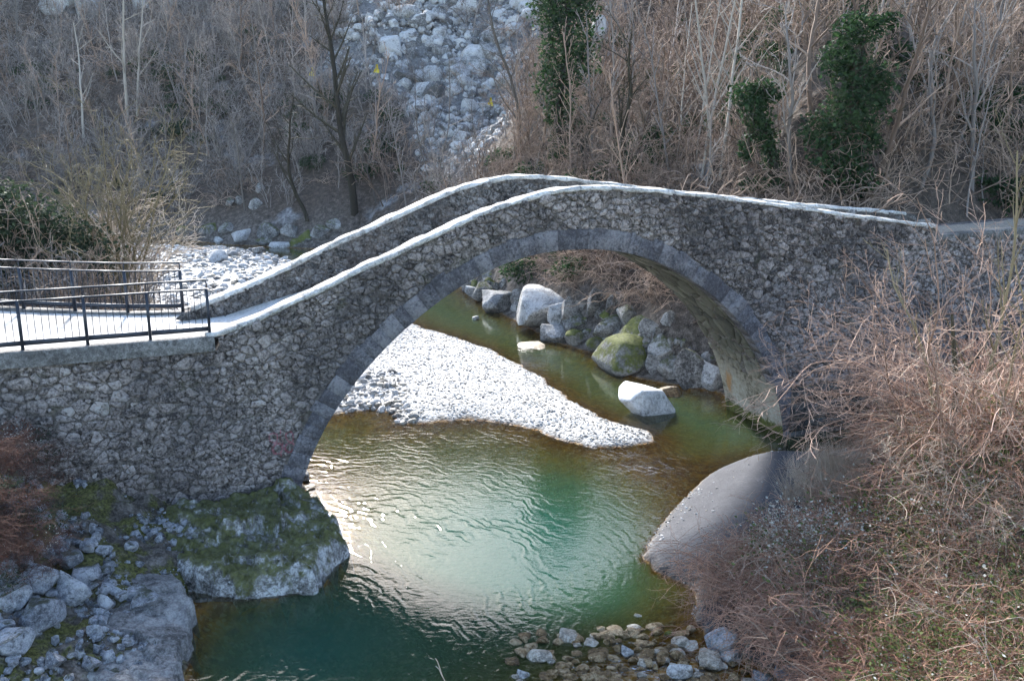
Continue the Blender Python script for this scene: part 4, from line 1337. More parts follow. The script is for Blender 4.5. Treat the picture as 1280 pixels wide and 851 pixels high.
# gravel between the foreground rocks
pl, _ = rand_pts(9000, -9.5, -4.4, 10.5, 17.5, lambda x, y, h, d: (d['sf'] > .15) & (sc.rand(len(x)) < sstep(.38, .56, fbm2(x * 1.2, y * 1.2))))
gsrc = [source('chip', rock_mesh('chip', 350 + k, M['boulder_shade'], sub=1, cuts=6, noise=.06)) for k in range(3)]
scatter('bank_gravel', pl + [0, 0, .01], sc.uniform(0, 6.28, (len(pl), 3)), .02 + .16 * sc.rand(len(pl)) ** 5, sc.randint(0, 3, len(pl)), gsrc, 'stone chips between the rocks of the near left bank', 'gravel')

# ------------------------------------------------------------------ vegetation
def norm(v):
    return v / (np.linalg.norm(v) + 1e-9)
def grow(mb, rg, p, d, L, r, lvl, P, leaves=None):
    n = max(3, int(L / P['seg']))
    pts = [p]
    ds = [d]
    w = P['wander']
    for i in range(n):
        d = norm(d + rg.normal(size=3) * w + np.array([0, 0, P['up'][min(lvl, len(P['up']) - 1)]]))
        p = p + d * (L / n)
        pts.append(p)
        ds.append(d)
    rad = np.maximum(r * (1 - np.linspace(0, 1, n + 1) * P.get('taper', .7)), P['rmin'])
    (mb[0 if lvl == 0 else 1] if isinstance(mb, tuple) else mb).tube(pts, rad, 5 if r > .06 else (4 if r > .025 else 3), float(np.clip(P['tone'][min(lvl, len(P['tone']) - 1)] + rg.uniform(-.38, .38), 0, 1)))
    if lvl < P['max']:
        nc = P['n'][lvl]
        nc = int(nc * rg.uniform(.7, 1.3) + .5)
        for k in range(nc):
            t = P['from'][min(lvl, len(P['from']) - 1)]
            t = t + (1 - t) * (k + rg.rand()) / nc
            i = min(int(t * n), n - 1)
            f = t * n - i
            q = pts[i] * (1 - f) + pts[i + 1] * f
            a = rg.uniform(*P['ang'])
            perp = norm(np.cross(ds[i], rg.normal(size=3)))
            dc = norm(ds[i] * math.cos(a) + perp * math.sin(a))
            grow(mb, rg, q, dc, L * P['ratio'] * rg.uniform(.6, 1.2) * (1 - .45 * t), max(rad[i] * P['rr'], P['rmin']), lvl + 1, P)
    return pts
BASE = dict(seg=.35, wander=.12, up=[.05, .06, .05], rmin=.007, tone=[.35, .5, .6], max=3, n=[9, 5, 4], ang=(.4, 1.1), ratio=.48, rr=.55)
BASE['from'] = [.25, .2, .15]
def P(**kw):
    q = dict(BASE)
    q.update(kw)
    return q
def tree_mesh(name, seed, mat, H, r, **kw):
    rg = np.random.RandomState(seed)
    lean = kw.pop('lean', .08)
    whole = kw.pop('whole', False)
    mb = MB() if whole else (MB(), MB())
    d0 = norm(np.array([rg.normal() * lean, rg.normal() * lean, 1]))
    grow(mb, rg, np.array([0, 0, -.3]), d0, H, r, 0, P(**kw))
    if whole:
        return mb.mesh(name, M[mat], True)
    return [('trunk', mb[0].mesh(name + '_trunk', M[mat], True)), ('crown', mb[1].mesh(name + '_crown', M[mat], True))]
def shrub_mesh(name, seed, mat, H, stems, spread=.5, **kw):
    rg = np.random.RandomState(seed)
    split = kw.pop('split', False)
    mb = (MB(), MB()) if split else MB()
    for k in range(stems):
        a = rg.uniform(0, 6.28)
        s = rg.uniform(.1, spread)
        d = norm(np.array([math.cos(a) * s, math.sin(a) * s, 1]))
        b = np.array([math.cos(a), math.sin(a), 0]) * rg.uniform(0, .25 * H * spread)
        grow(mb, rg, b + [0, 0, -.2], d, H * rg.uniform(.55, 1.1), kw.get('r', .022) * rg.uniform(.6, 1.2), 0, P(**{**dict(max=2, n=[6, 4], seg=.3, wander=.13, up=[-.01, 0, 0]), **{q: v for q, v in kw.items() if q != 'r'}}))
    if split:
        return [('stems', mb[0].mesh(name + '_stems', M[mat], True)), ('twigs', mb[1].mesh(name + '_twigs', M[mat], True))]
    return mb.mesh(name, M[mat], True)
def bramble_mesh(name, seed, mat, size, canes, twigs=5, rmin=.004, rise=.8, r=.007):
    rg = np.random.RandomState(seed)
    mb = MB()
    for k in range(canes):
        a = rg.uniform(0, 6.28)
        L = size * rg.uniform(.6, 1.5)
        p = np.array([rg.normal() * size * .35, rg.normal() * size * .35, -.05])
        d = norm(np.array([math.cos(a), math.sin(a), rise * rg.uniform(.6, 2.0)]))
        n = 9
        pts = [p]
        for i in range(n):
            d = norm(d + rg.normal(size=3) * .16 + np.array([0, 0, -.20]))
            p = p + d * L / n
            p[2] = max(p[2], -.03 + .1 * rg.rand())
            pts.append(p.copy())
        t = float(np.clip(rg.uniform(-.05, 1.05), 0, 1))
        mb.tube(pts, np.linspace(r, rmin, n + 1), 3, t)
        for j in range(twigs):
            i = rg.randint(2, n)
            dd = norm(rg.normal(size=3) + d * .8 + [0, 0, .2])
            q = [pts[i]]
            for m_ in range(4):
                dd = norm(dd + rg.normal(size=3) * .25 + [0, 0, -.1])
                q.append(q[-1] + dd * L * .075)
            mb.tube(q, np.linspace(rmin, rmin * .7, 5), 3, float(np.clip(t + rg.uniform(-.2, .3), 0, 1)))
    return mb.mesh(name, M[mat], True)
def leaf_cloud(name, seed, mat, pts, size, up=.4):
    """leaf-sized folded quads at the given points"""
    rg = np.random.RandomState(seed)
    n = len(pts)
    a = rg.normal(size=(n, 3))
    a[:, 2] *= .6
    a /= np.linalg.norm(a, axis=1)[:, None]
    nn = rg.normal(size=(n, 3)) + [0, 0, up]
    b = np.cross(a, nn)
    b /= np.linalg.norm(b, axis=1)[:, None] + 1e-9
    s = size * rg.uniform(.6, 1.4, n)[:, None]
    p = np.asarray(pts)
    V = np.stack([p - a * s * .5, p + b * s * .35 + a * s * .05, p + a * s * .6, p - b * s * .35 + a * s * .05], 1).reshape(-1, 3)
    i = np.arange(n) * 4
    F = np.concatenate([np.stack([i, i + 1, i + 2], 1), np.stack([i, i + 2, i + 3], 1)])
    t = np.repeat(np.clip(rg.normal(.45, .25, n), 0, 1), 4)
    return mesh_from(name, V, [F], M[mat], False, {'tone': t})
def blob_pts(rg, n, centers):
    """points in the outer parts of several ellipsoids (cx,cy,cz,rx,ry,rz)"""
    out = []
    w = np.array([c[3] * c[4] * c[5] for c in centers]) ** .67
    w /= w.sum()
    for c, k in zip(centers, (w * n).astype(int)):
        v = rg.normal(size=(k, 3))
        v /= np.linalg.norm(v, axis=1)[:, None]
        v *= (rg.uniform(.25, 1.05, k) ** .6)[:, None]
        nz = fbm3(v * 2.5 + c[0] * 3, 2)
        v = v * (.30 + 1.4 * nz)[:, None]
        out.append(v * np.array(c[3:6]) + np.array(c[:3]))
    return np.concatenate(out)

def place_tree(name, me, px, py, label, cat='tree', group=None, rz=None, scale=1.0, P_=None, leaf=None):
    Pq = hit(px, py) if P_ is None else np.array(P_, float)
    if P_ is None:
        Pq[2] = ground(Pq[0], Pq[1])
    t = thing(name, label, cat, tuple(Pq), group)
    t.rotation_euler = (0, 0, sc.uniform(0, 6.28) if rz is None else rz)
    s = scale if not np.isscalar(scale) else (scale,) * 3
    t.scale = s
    for nm, m_ in ([('branches', me)] if not isinstance(me, list) else me):
        o = bpy.data.objects.new(nm, m_)
        C.objects.link(o)
        o.parent = t
    return t

# thicket of the far slope (nobody could count it): shrubs and thin poles
sh_g = [source('scrub', shrub_mesh('scrub_grey', 500 + k, 'scrub_grey', 3.4, 7, .55, r=.034, rmin=.014, n=[6, 2])) for k in range(4)]
sh_p = [source('scrub', shrub_mesh('scrub_pink', 520 + k, 'scrub_brown', 3.6, 7, .7, r=.032, rmin=.014, n=[6, 2])) for k in range(4)]
br_p = [source('scrub', bramble_mesh('scrub_bramble', 540 + k, 'scrub_brown', 2.2, 22, 4, .012, .9, .018)) for k in range(2)]
poles = [source('pole', tree_mesh('pole', 560 + k, ['scrub_grey', 'scrub_brown', 'scrub_grey'][k], 7.0, .06, max=2, n=[14, 3], ratio=.26, ang=(.3, .9), rmin=.013, wander=.05, whole=True)) for k in range(3)]
def visible(x, y, h, pad=120):
    d = y * _c - (h - CAMH) * _s
    u_ = y * _s + (h - CAMH) * _c
    px = 640 + FPX * x / d
    py = 425.5 - FPX * u_ / d
    return (px > -pad) & (px < 1280 + pad) & (py > -140) & (py < 600), px, py
def hillcond(dens):
    def f(x, y, h, d):
        v, px, py = visible(x, y, h)
        s_ = poly_sd(x, y, sw)
        near_p = dens * np.where(s_ > -.5, .10, 1.0)
        return (d['sh'] > 2.2) & v & (sc.rand(len(x)) < near_p)
    return f
ph, dh = rand_pts(10000, -62, 50, 26, 112, hillcond(.62))
_, pxh, pyh = visible(ph[:, 0], ph[:, 1], ph[:, 2])
# nothing in the way of the far-bank boulders or the path
clear = ~((pxh > 580) & (pxh < 910) & (pyh > 378))
ph, pxh = ph[clear], pxh[clear]
right = sc.rand(len(ph)) < sstep(420, 760, pxh)
kind = sc.rand(len(ph))
idx = np.where(right, np.where(kind < .55, 4 + sc.randint(0, 4, len(ph)), np.where(kind < .86, 8 + sc.randint(0, 2, len(ph)), 10 + sc.randint(0, 3, len(ph)))),
               np.where(kind < .66, sc.randint(0, 4, len(ph)), np.where(kind < .78, 8 + sc.randint(0, 2, len(ph)), 10 + sc.randint(0, 3, len(ph)))))
rot = np.c_[sc.normal(0, .13, len(ph)), sc.normal(0, .13, len(ph)), sc.uniform(0, 6.28, len(ph))]
scatter('hillside_scrub', ph, rot, sc.uniform(.45, 1.15, len(ph)), idx, sh_g + sh_p + br_p + poles, 'bare thicket of thin scrub covering the far slope', 'scrub')
# evergreen ground ivy patches on the slope
ivp = [source('ivy', leaf_cloud('ivy_patch', 600 + k, 'ivy', blob_pts(np.random.RandomState(600 + k), 900, [(0, 0, .25, .9, .9, .45), (.5, .3, .5, .5, .5, .4)]), .11)) for k in range(2)]
pi_, di = rand_pts(5000, -45, 36, 26, 90, lambda x, y, h, d: (d['sh'] > 1.2) & visible(x, y, h)[0] & (fbm2(x * .16 + 3, y * .16) > .55 - .10 * sstep(6, 14, x) * sstep(60, 40, y) - .05 * sstep(-22, -34, x)) & (poly_sd(x, y, sw) < -1) & (sc.rand(len(x)) < .4))
scatter('ground_ivy', pi_, np.c_[np.zeros(len(pi_)), np.zeros(len(pi_)), sc.uniform(0, 6, len(pi_))], sc.uniform(.5, 1.2, len(pi_)), sc.randint(0, 2, len(pi_)), ivp, 'dark ivy carpeting patches of the far slope', 'ivy')

# single trees of the far slope
tm = {}
def T(key, *a, **kw):
    if key not in tm:
        tm[key] = tree_mesh(key, *a, **kw)
    return tm[key]
dark_tree = tree_mesh('dark_tree', 41, 'bark_dark', 13.5, .26, lean=.0, n=[22, 8, 4], ratio=.30, ang=(.5, 1.1), wander=.032, rmin=.012, up=[.06, .04, .02])
place_tree('bare_tree', dark_tree, 443, 268, 'tall dark forked tree left of the scree', rz=.5)
place_tree('bare_tree', T('dk2', 42, 'bark_dark', 8.5, .14, n=[10, 5, 4], ratio=.4, rmin=.011), 384, 272, 'dark leaning tree left of the tall forked one', rz=2.0)
birch = tree_mesh('birch', 43, 'bark_pale', 12, .15, lean=.05, n=[10, 4, 3], ratio=.30, wander=.05, rmin=.010)
place_tree('birch_tree', birch, 160, 150, 'pale birch rising from the upper left thicket', rz=.3)
place_tree('birch_tree', birch, 172, 150, 'thinner pale birch leaning right beside the first birch', rz=1.9, scale=(.8, .8, .95))
place_tree('birch_tree', birch, 105, 175, 'pale slim birch at the far left of the thicket', rz=2.9, scale=.75)
place_tree('bare_tree', T('sl1', 44, 'bark_grey', 9, .09, max=2, n=[16, 5], ratio=.26, wander=.05, rmin=.009), 278, 215, 'slender grey tree between the birches and the dark tree', rz=.4)
place_tree('bare_tree', T('sl1'), 306, 262, 'slim grey tree above the upstream boulders', rz=2.2, scale=.8)
sap = tree_mesh('pale_sapling', 45, 'bark_pale', 8.5, .06, lean=.03, max=2, n=[14, 4], ratio=.22, wander=.035, rmin=.008, ang=(.35, .8))
for (x, y, lb, sc_) in [(868, 214, 'leftmost of the slim pale saplings behind the bridge', .95), (878, 222, 'second slim pale sapling behind the bridge', 1.15), (889, 218, 'third slim pale sapling behind the bridge', 1.1), (900, 224, 'rightmost tall pale sapling behind the bridge', 1.25), (846, 205, 'lone pale sapling left of the slim group', .8)]:
    place_tree('sapling', sap, x, y, lb, group='slim pale saplings behind the bridge', scale=sc_)
sap2 = tree_mesh('grey_sapling', 46, 'bark_grey', 8, .06, lean=.08, max=2, n=[14, 4], ratio=.25, wander=.06, rmin=.009)
for (x, y, lb, sc_) in [(536, 232, 'grey sapling in front of the lower scree', .9), (548, 228, 'straight thin sapling before the middle of the scree', .95), (519, 240, 'curved sapling left in front of the scree', .8), (470, 258, 'sapling between the dark tree and the scree', .8), (600, 212, 'sapling in front of the right side of the scree', .6)]:
    place_tree('sapling', sap2, x, y, lb, group='saplings in front of the scree', scale=sc_)
lean_t = tree_mesh('leaning_tree', 47, 'bark_dark', 7, .13, lean=.3, n=[9, 5, 4], ratio=.42, wander=.12, rmin=.009)
place_tree('bare_tree', lean_t, 776, 232, 'dark leaning tree just behind the top of the arch', rz=.2)
place_tree('bare_tree', lean_t, 735, 222, 'dark crooked tree left of the leaning one behind the bridge', rz=1.2, scale=.6)
place_tree('bare_tree', T('mid', 48, 'scrub_brown', 7, .10, lean=.15, n=[10, 6, 4], ratio=.42, rmin=.009), 786, 234, 'slim tree with a bend right of the leaning tree', rz=2.4, scale=.9)
place_tree('bare_tree', T('mid'), 678, 190, 'low spreading tree at the foot of the ivy trunk', rz=.6, scale=.7)
BT = [(990, 235, 'bare brown tree between the bent ivy trunk and the broad ivy tree'), (1010, 150, 'bare tree just left of the broad ivy tree'), (1100, 170, 'bare tree right beside the broad ivy tree'), (1150, 238, 'bare tree low behind the right end of the bridge'), (1120, 90, 'bare tree up the slope right of the broad ivy tree top'), (1190, 150, 'bare tree midway up the slope above the path end'), (1235, 100, 'bare tree in the upper right corner of the slope'), (1010, 60, 'bare tree above and left of the broad ivy tree'), (930, 70, 'bare tree above the bent ivy trunk'), (820, 60, 'bare tree high on the slope above the low ivy mound'), (960, 20, 'bare tree at the top picture edge above the bent ivy trunk'), (1090, 245, 'bare tree at the right foot of the broad ivy tree'), (1215, 235, 'bare tree next to the path at the right end'), (1255, 180, 'bare tree near the right picture edge above the path'), (640, 205, 'bare tree at the lower right tip of the scree'), (330, 190, 'bare tree up the slope left of the dark forked tree'), (250, 160, 'bare tree halfway between the birches and the dark forked tree'), (60, 190, 'bare tree left of the slim far left birch'), (20, 150, 'bare tree at the left picture edge of the slope'), (215, 210, 'bare tree above the willow bush, right side'), (360, 90, 'bare tree high up left of the dark forked tree'), (300, 90, 'bare tree high up between birches and dark forked tree'), (210, 80, 'bare tree close behind the tall birches'), (30, 80, 'bare tree in the upper left corner of the slope'), (90, 250, 'bare tree behind the evergreen bushes'), (400, 180, 'bare tree just left of the dark forked trunk')]
for k, (x, y, lb) in enumerate(BT):
    place_tree('bare_tree', [T('mid'), T('g2', 49, 'scrub_grey', 7.5, .10, lean=.12, n=[10, 6, 4], ratio=.40, rmin=.011), T('g3', 50, 'bark_grey', 9, .11, lean=.06, n=[12, 5, 3], ratio=.34, rmin=.010)][k % 3 if x < 700 else (0 if k % 3 else 1)], x, y, lb, group='bare trees of the far slope', scale=sc.uniform(.7, 1.1))

# ivy-clad trunks
def ivy_tree(px, py, hpx, label, seed, prof, leafn, leaf=.12, lean=0.0):
    Pq = hit(px, py)
    Pq[2] = ground(Pq[0], Pq[1])
    d = np.linalg.norm(Pq - np.array([0, 0, CAMH]))
    k = d / FPX
    rg = np.random.RandomState(seed)
    mb = MB()
    H = hpx * k
    tr = np.array([[prof[0][0] * k * 0, 0, -.3]] + [[cx * k, 0, cz * k] for cx, cz, rx, rz_ in prof])
    mb.tube(smooth_poly(tr, 14, 1)[0], np.linspace(.20, .07, 14), 6, .2)
    for j in range(16):
        q = prof[rg.randint(len(prof))]
        grow(mb, rg, np.array([q[0] * k, 0, q[1] * k]), norm(np.array([rg.normal(), rg.normal(), .5])), rg.uniform(1, 2.2), .02, 1, P(max=2, n=[1, 4], rmin=.008))
    cen = [(cx * k + rg.normal() * .1, rg.normal() * .2, cz * k, rx * k, rx * k * .85, rz_ * k) for cx, cz, rx, rz_ in prof]
    lv = leaf_cloud('ivy_leaves', seed, 'ivy', blob_pts(rg, leafn, cen), leaf)
    return place_tree('ivy_clad_tree', [('trunk', mb.mesh('trunk', M['bark_dark'], True)), ('ivy', lv)], px, py, label, 'tree', 'ivy covered trees', rz=0, P_=Pq)
ivy_tree(705, 195, 240, 'tall trunk wrapped in dense dark ivy beside the scree', 801, [(-5, 20, 16, 26), (-8, 50, 20, 28), (-6, 85, 26, 30), (0, 120, 30, 34), (5, 150, 34, 34), (0, 185, 36, 36), (-4, 215, 38, 36), (20, 110, 22, 24), (-18, 170, 22, 30), (25, 185, 20, 30)], 9000, .17)
ivy_tree(968, 235, 120, 'bent trunk capped by an ivy clump left of the larger ivy tree', 802, [(0, 15, 10, 18), (-4, 40, 11, 18), (-14, 62, 12, 16), (-26, 85, 16, 16), (-30, 105, 22, 16), (-18, 108, 20, 14), (-36, 70, 10, 18), (-34, 42, 9, 16)], 4200, .12)
ivy_tree(1055, 245, 215, 'broad ivy tree above the right end of the bridge', 803, [(0, 20, 30, 22), (-18, 40, 28, 24), (8, 60, 30, 26), (-4, 90, 34, 28), (6, 125, 34, 30), (-8, 150, 30, 26), (4, 180, 24, 20), (30, 190, 16, 10), (-30, 70, 20, 22), (28, 120, 20, 24)], 9000, .13)
ivy_tree(812, 228, 70, 'low ivy mound behind the crown of the arch', 804, [(0, 10, 24, 14), (-20, 18, 16, 14), (10, 32, 18, 14), (4, 52, 12, 14)], 3000, .11)
ivy_tree(960, 243, 40, 'flat ivy thicket below the bent ivy trunk', 805, [(0, 8, 30, 10), (30, 10, 26, 12), (60, 10, 26, 12)], 3200, .10)

# willow bush and evergreen bushes on the left
def at(px, py, z):
    return np.array([*onz(px, py, z)[:2], z])
Pw = np.array([(150 - 640) / FPX * 27.5, 27.0, 0])
Pw[2] = ground(Pw[0], Pw[1])
willow = shrub_mesh('willow_stems', 61, 'bark_olive', 5.6, 20, .38, r=.035, rmin=.007, n=[9, 5], seg=.4, up=[.01, .02, .02], tone=[.3, .5, .9])
willow2 = shrub_mesh('willow_twigs', 62, 'twig_straw', 4.2, 26, .75, r=.02, rmin=.006, n=[8, 4], up=[0, .01, .01])
place_tree('willow_bush', [('stems', willow), ('twigs', willow2)], 150, 318, 'many stemmed yellowish willow bush behind the far railing', 'bush', P_=Pw, rz=.4)
rg = np.random.RandomState(70)
for (x, y, z, s_, lb) in [(25, 322, 3.0, 1.0, 'dark evergreen bush behind the railing at the left edge'), (75, 318, 2.9, .85, 'dark evergreen bush between the edge bush and the willow'), (-20, 318, 3.0, 1.15, 'dark evergreen bush cut by the left picture edge'), (110, 312, 2.8, .6, 'small dark evergreen bush under the willow')]:
    lv = leaf_cloud('foliage', int(x) + 900, 'holly', blob_pts(np.random.RandomState(int(x) + 50), 4200, [(0, 0, .8, 1.2, 1.0, .9), (.8, .2, 1.3, .8, .8, .8), (-.7, .1, 1.5, .8, .8, .8), (.1, -.2, 2.0, .8, .7, .6)]), .10)
    stm = shrub_mesh('stems', int(x) + 950, 'twig_pink', 2.4, 9, .5, r=.02)
    Pq = np.array([(x - 640) / FPX * 26.5, 26.0, 0])
    Pq[2] = ground(Pq[0], Pq[1])
    place_tree('evergreen_bush', [('foliage', lv), ('stems', stm)], x, y, lb, 'bush', 'evergreen bushes behind the railing', scale=s_ * 1.3, P_=Pq)
# scrub between the terrace and the gravel
pt, dt = rand_pts(420, -26, -8.5, 21.5, 40, lambda x, y, h, d: (d['sl'] > 1.0) & (y > 20.8 + .0 * x) & (x < -8.5 - (y - 21) * .28))
scatter('terrace_scrub', pt, np.c_[sc.normal(0, .1, len(pt)), sc.normal(0, .1, len(pt)), sc.uniform(0, 6, len(pt))], sc.uniform(.35, .75, len(pt)), sc.randint(0, 4, len(pt)), [sh_p[0], sh_p[1], br_p[0], sh_g[0]], 'bare scrub behind the terrace railing', 'scrub')

# dead bush on the left bank and hanging growth
lb_src = [source('bramble', bramble_mesh('bramble_left', 620 + k, 'bush_dark', 1.0, 34, 5, .0035, .8, .006)) for k in range(3)]
lleaf = [source('leaf', leaf_cloud('leaf_clump', 640 + k, mt, blob_pts(np.random.RandomState(640 + k), nn, [(0, 0, .25, .5, .5, .35)]), .055)) for k, (mt, nn) in enumerate([('leaf_red', 220), ('holly', 260), ('leaf_pale', 50)])]
pbs = []
for k in range(60):
    x, y = sc.uniform(-60, 48), sc.uniform(500, 665)
    if x > 30 and y < 500:
        continue
    Pq = at(x, y + 20, 1.6 + sc.uniform(-.5, .5) + (660 - y) / 160 * 1.6)
    Pq[:2] *= 1.0
    Pq[2] = max(Pq[2] - .4, ground(Pq[0], Pq[1]))
    pbs.append(Pq)
pbs = np.array(pbs)
kk = np.where(sc.rand(len(pbs)) < .6, sc.randint(0, 3, len(pbs)), 3 + sc.choice([0, 0, 1, 1, 2], len(pbs)))
bush_l = scatter('dead_bush', np.concatenate([pbs, pbs + sc.normal(0, .2, pbs.shape)]), np.c_[np.zeros((len(pbs) * 2, 2)), sc.uniform(0, 6, len(pbs) * 2)], sc.uniform(.35, .62, len(pbs) * 2), np.concatenate([sc.randint(0, 3, len(pbs)), 3 + sc.choice([0, 0, 1, 1, 2], len(pbs))]), lb_src + lleaf, 'russet dead bush with frosted leaves against the left wall', 'bush')
# moss tufts / grass on the left bank
def tuft_mesh(name, seed, mat, n, L, spread, droop=.12, r=.004):
    rg = np.random.RandomState(seed)
    mb = MB()
    for k in range(n):
        a = rg.uniform(0, 6.28)
        d = norm(np.array([math.cos(a) * spread, math.sin(a) * spread, 1.0]) + rg.normal(size=3) * .15)
        p = np.array([rg.normal() * .08, rg.normal() * .08, -.02])
        q = [p]
        for i in range(5):
            d = norm(d + [0, 0, -droop] + rg.normal(size=3) * .06)
            q.append(q[-1] + d * L * rg.uniform(.7, 1.2) / 5)
        mb.tube(q, np.linspace(r, r * .4, 6), 3, float(np.clip(rg.normal(.55, .25), 0, 1)))
    return mb.mesh(name, M[mat], True)

# right bank: bramble thicket
bsrc = [source('bramble', bramble_mesh('bramble', 660 + k, 'twig_red', 1.15, 56, 5, .0030, .75, .0062)) for k in range(4)] + \
       [source('bramble', bramble_mesh('bramble_straw', 670 + k, 'twig_straw', 1.2, 24, 5, .0030, 1.0, .0062)) for k in range(2)]
rleaf = [source('leaf', leaf_cloud('bramble_leaves', 680 + k, mt, blob_pts(np.random.RandomState(680 + k), nn, [(0, 0, .35, .6, .6, .4)]), sz_)) for k, (mt, nn, sz_) in enumerate([('leaf_green', 70, .055), ('leaf_green', 40, .05), ('leaf_pale', 50, .045)])]
def rightcond(x, y, h, d):
    v, px, py = visible(x, y, h, 60)
    ok_ = (d['sr'] > .5) & (px > 780) & (px < 1340) & (y > 6.5) & (y < 24)
    # the sand mound stays bare
    bare = (px < 1135) & (py < 58 + np.interp(px, [800, 850, 880, 930, 1000, 1110], [760, 745, 690, 650, 605, 580]))
    return ok_ & ~bare & (sc.rand(len(x)) < .75)
prt, dr = rand_pts(4400, 2.4, 15, 6.5, 24, rightcond)
kr = sc.rand(len(prt))
idr = np.where(kr < .62, sc.randint(0, 4, len(prt)), 4 + sc.randint(0, 2, len(prt)))
scatter('bramble_thicket', prt, np.c_[sc.normal(0, .2, (len(prt), 2)), sc.uniform(0, 6, len(prt))], sc.uniform(.5, 1.05, len(prt)), idr, bsrc, 'tangled russet brambles covering the right bank', 'brambles')
pe, de = rand_pts(900, 5, 15, 12, 21, lambda x, y, h, d: (d['sr'] > 2.5) & (visible(x, y, h, 60)[1] > 1190) & (visible(x, y, h, 60)[2] < 620) & (sc.rand(len(x)) < .4))
scatter('bank_scrub', pe, np.c_[sc.normal(0, .2, (len(pe), 2)), sc.uniform(0, 6, len(pe))], sc.uniform(1.0, 1.7, len(pe)), np.where(sc.rand(len(pe)) < .6, sc.randint(0, 4, len(pe)), 4 + sc.randint(0, 2, len(pe))), bsrc, 'arching canes massed in front of the right end of the bridge', 'brambles')
prl, drl = rand_pts(11000, 2.4, 15, 6.5, 24, rightcond)
_, pxl, pyl = visible(prl[:, 0], prl[:, 1], prl[:, 2])
frost = np.exp(-(((pxl - 1010) / 75) ** 2 + ((pyl - 690) / 45) ** 2))
gre = sstep(930, 1120, pxl)
kl = sc.rand(len(prl))
keep = kl < np.maximum(.75 * gre, frost)
idl = np.where(sc.rand(len(prl)) < np.maximum(frost, .08), 2, sc.randint(0, 2, len(prl)))
scatter('bramble_foliage', (prl + [0, 0, .1])[keep], np.c_[np.zeros((keep.sum(), 2)), sc.uniform(0, 6, keep.sum())], sc.uniform(.6, 1.1, keep.sum()), idl[keep], rleaf, 'green and frosted leaves among the brambles of the right bank', 'leaves')
# dry grass at the head of the sand bank
gsrc2 = [source('tuft', tuft_mesh('dry_grass', 700 + k, 'twig_straw', 60, .75, .35, .10)) for k in range(2)]
pg = []
for k in range(46):
    x, y = sc.uniform(985, 1075), sc.uniform(583, 640)
    Pq = hit(x, y)
    pg.append((Pq[0], Pq[1], ground(Pq[0], Pq[1])))
pg = np.array(pg)
scatter('dry_grass', pg, np.c_[sc.normal(0, .15, (len(pg), 2)), sc.uniform(0, 6, len(pg))], sc.uniform(.5, 1.0, len(pg)), sc.randint(0, 2, len(pg)), gsrc2, 'dry straw grass at the edge of the grey sand bank', 'grass')

# shrubs standing on the right bank in front of the wall
def arch_shrub(name, seed, mat, H, stems, spread, droop, n=(9, 6), r=.019, tone=(.3, .5, .8)):
    return shrub_mesh(name, seed, mat, H, stems, spread, r=r, rmin=.0036, n=list(n), seg=.22, wander=.12, up=[-droop * .4, -droop * .3, 0], tone=list(tone), ratio=.42)
asrc = [arch_shrub('arching_shrub', 720, 'twig_rose', 4.4, 10, 1.2, .14), arch_shrub('arching_shrub', 721, 'twig_rose', 4.0, 11, 1.1, .12), arch_shrub('arching_shrub', 722, 'twig_straw', 3.4, 7, .8, .05)]
for (x, y, k, s_, lb) in [(1225, 590, 0, .9, 'arching pink twigged shrub in front of the right wall'), (1230, 570, 1, 1.05, 'pink twigged shrub right of the arching one'), (1190, 575, 2, 1.0, 'straw coloured shrub under the path edge'), (1275, 560, 0, 1.0, 'twiggy shrub at the right picture edge'), (1200, 640, 2, .6, 'straw coloured shrub low on the right bank'), (1255, 540, 1, 1.1, 'pink shrub just below the path'), (1240, 545, 0, 1.05, 'tall pink shrub in the middle of the right bank'), (1225, 530, 1, 1.2, 'dense pink shrub half way to the right edge'), (1245, 560, 0, 1.15, 'arching pink shrub below the path edge'), (1280, 530, 1, 1.2, 'tall pink shrub cut by the right picture edge'), (1215, 570, 1, .7, 'spreading pink shrub close to the pier')]:
    place_tree('shrub', asrc[k], x, y, lb, 'shrub', 'shrubs in front of the right wall', scale=s_)
yel = tree_mesh('yellow_sapling', 730, 'bark_olive', 5.6, .048, lean=.05, max=2, n=[12, 5], ratio=.28, wander=.05, rmin=.0045, ang=(.3, .8), tone=[.6, .6, .8])
yel2 = tree_mesh('yellow_sapling', 731, 'bark_olive', 4.6, .035, lean=.2, max=2, n=[10, 5], ratio=.32, wander=.09, rmin=.0045, ang=(.3, .9), tone=[.6, .6, .8])
for (x, y, me_, s_, lb) in [(1198, 560, yel, 1.0, 'tall yellow barked sapling on the right bank'), (1276, 590, yel, 1.15, 'yellow barked sapling at the right picture edge'), (1183, 590, yel2, .95, 'leaning yellow sapling in the middle of the right bank'), (1240, 575, yel2, .9, 'thin yellow sapling right of the tall one')]:
    place_tree('sapling', me_, x, y, lb, 'sapling', 'yellow barked saplings', scale=s_)
# dead broken stem
mb = MB()
mb.tube([(0, 0, -.2), (-.03, .02, .5), (-.07, 0, 1.1), (-.16, .03, 1.7), (-.24, 0, 2.1)], [.045, .042, .038, .03, .018], 6, .9)
mb.tube([(-.07, 0, 1.1), (.2, .05, 1.5), (.45, .1, 1.95)], [.02, .015, .008], 4, .9)
ds_ = mb.mesh('stem', M['bark_dark'], True)
Pq = hit(1190, 575)
Pq[2] = ground(Pq[0], Pq[1])
place_tree('dead_sapling', [('trunk', ds_)], 1190, 575, 'dark broken stem standing among the right bank shrubs', 'dead sapling', P_=Pq, rz=0, scale=1.25)

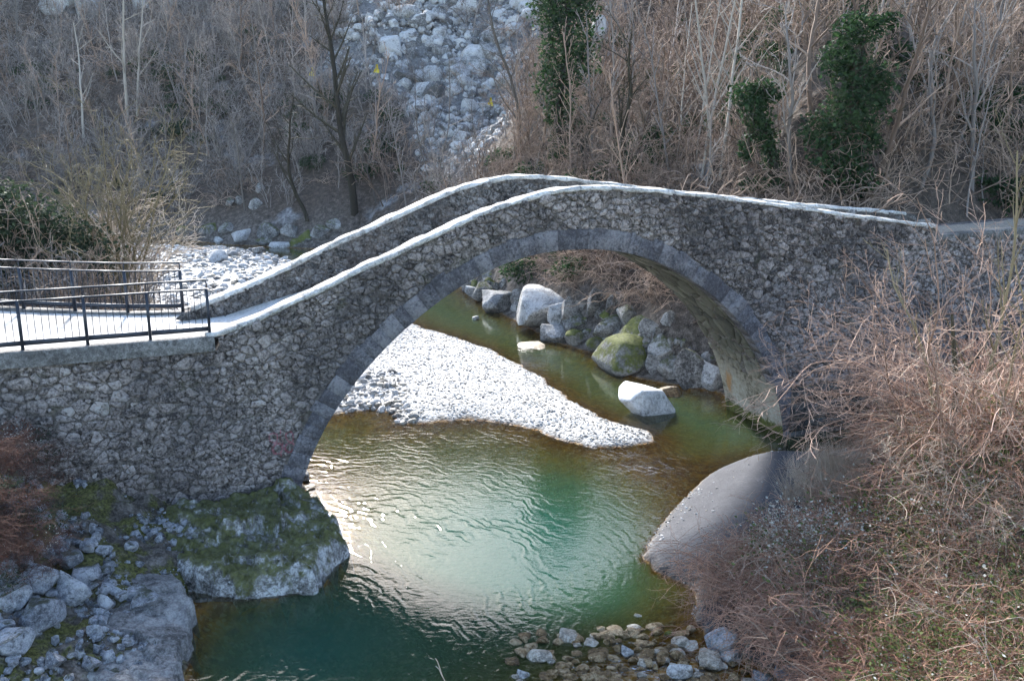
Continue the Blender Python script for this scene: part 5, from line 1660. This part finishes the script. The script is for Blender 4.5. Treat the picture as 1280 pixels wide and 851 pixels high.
# bare twig in the lower middle, rooted on the near bank below the picture
tw = tree_mesh('near_twig', 740, 'twig_straw', 1.35, .014, lean=.05, max=2, n=[5, 3], ratio=.5, ang=(.25, .6), wander=.06, rmin=.0045, seg=.12, tone=[.8, .8, .9])
Pq = np.array([*onz(557, 890, .5)[:2], .0])
Pq[2] = ground(Pq[0], Pq[1])
place_tree('twig', tw, 557, 880, 'thin bare twig rising in front of the water', 'twig', P_=(Pq[0], Pq[1], max(Pq[2], -.4)), rz=.8, scale=1.15)
# fallen branch on the far bank
mb = MB()
mb.tube([(0, 0, 0), (.5, .1, .25), (1.1, .1, .4)], [.03, .025, .012], 5, .9)
mb.tube([(.5, .1, .25), (.7, 0, .5)], [.016, .008], 4, .9)
Pq = hit(815, 408)
o = obj('dead_branch', mb.mesh('dead_branch', M['bark_pale'], True), None, (Pq[0], Pq[1], Pq[2] + .1), (0, .5, 0))
tag(o, 'pale dead branch lying on the far bank', 'branch')
# brambles overhanging the far bank boulders
po_, do_ = rand_pts(900, -6, 12, 27, 50, lambda x, y, h, d: (d['sh'] > 1.6) & (d['sh'] < 6.5) & visible(x, y, h)[0])
scatter('far_bank_brambles', po_, np.c_[sc.normal(0, .2, (len(po_), 2)), sc.uniform(0, 6, len(po_))], sc.uniform(.4, .8, len(po_)), sc.randint(0, 2, len(po_)), br_p, 'brown brambles hanging above the far bank boulders', 'brambles')

# ------------------------------------------------------------------ haze between the near bank and the far slope
def haze_box():
    m = NT('valley haze')
    for nd in list(m.t.nodes):
        if nd != m.out:
            m.t.nodes.remove(nd)
    v = m.n('VolumePrincipled', {'Color': (.80, .88, 1.0, 1), 'Density': .00016, 'Anisotropy': 0.0})
    m.t.links.new(v.outputs[0], m.out.inputs['Volume'])
    x0, x1, y0, y1, z0, z1 = -215, 215, -25, 345, -5, 140
    V = [(x, y, z) for x in (x0, x1) for y in (y0, y1) for z in (z0, z1)]
    F = np.array([[0, 1, 3, 2], [4, 6, 7, 5], [0, 4, 5, 1], [2, 3, 7, 6], [0, 2, 6, 4], [1, 5, 7, 3]])
    o = obj('haze', mesh_from('haze', V, [F], m.m))
    tag(o, 'thin bluish valley haze over the far slope', 'haze', kind='stuff')
if HAZE:
    haze_box()
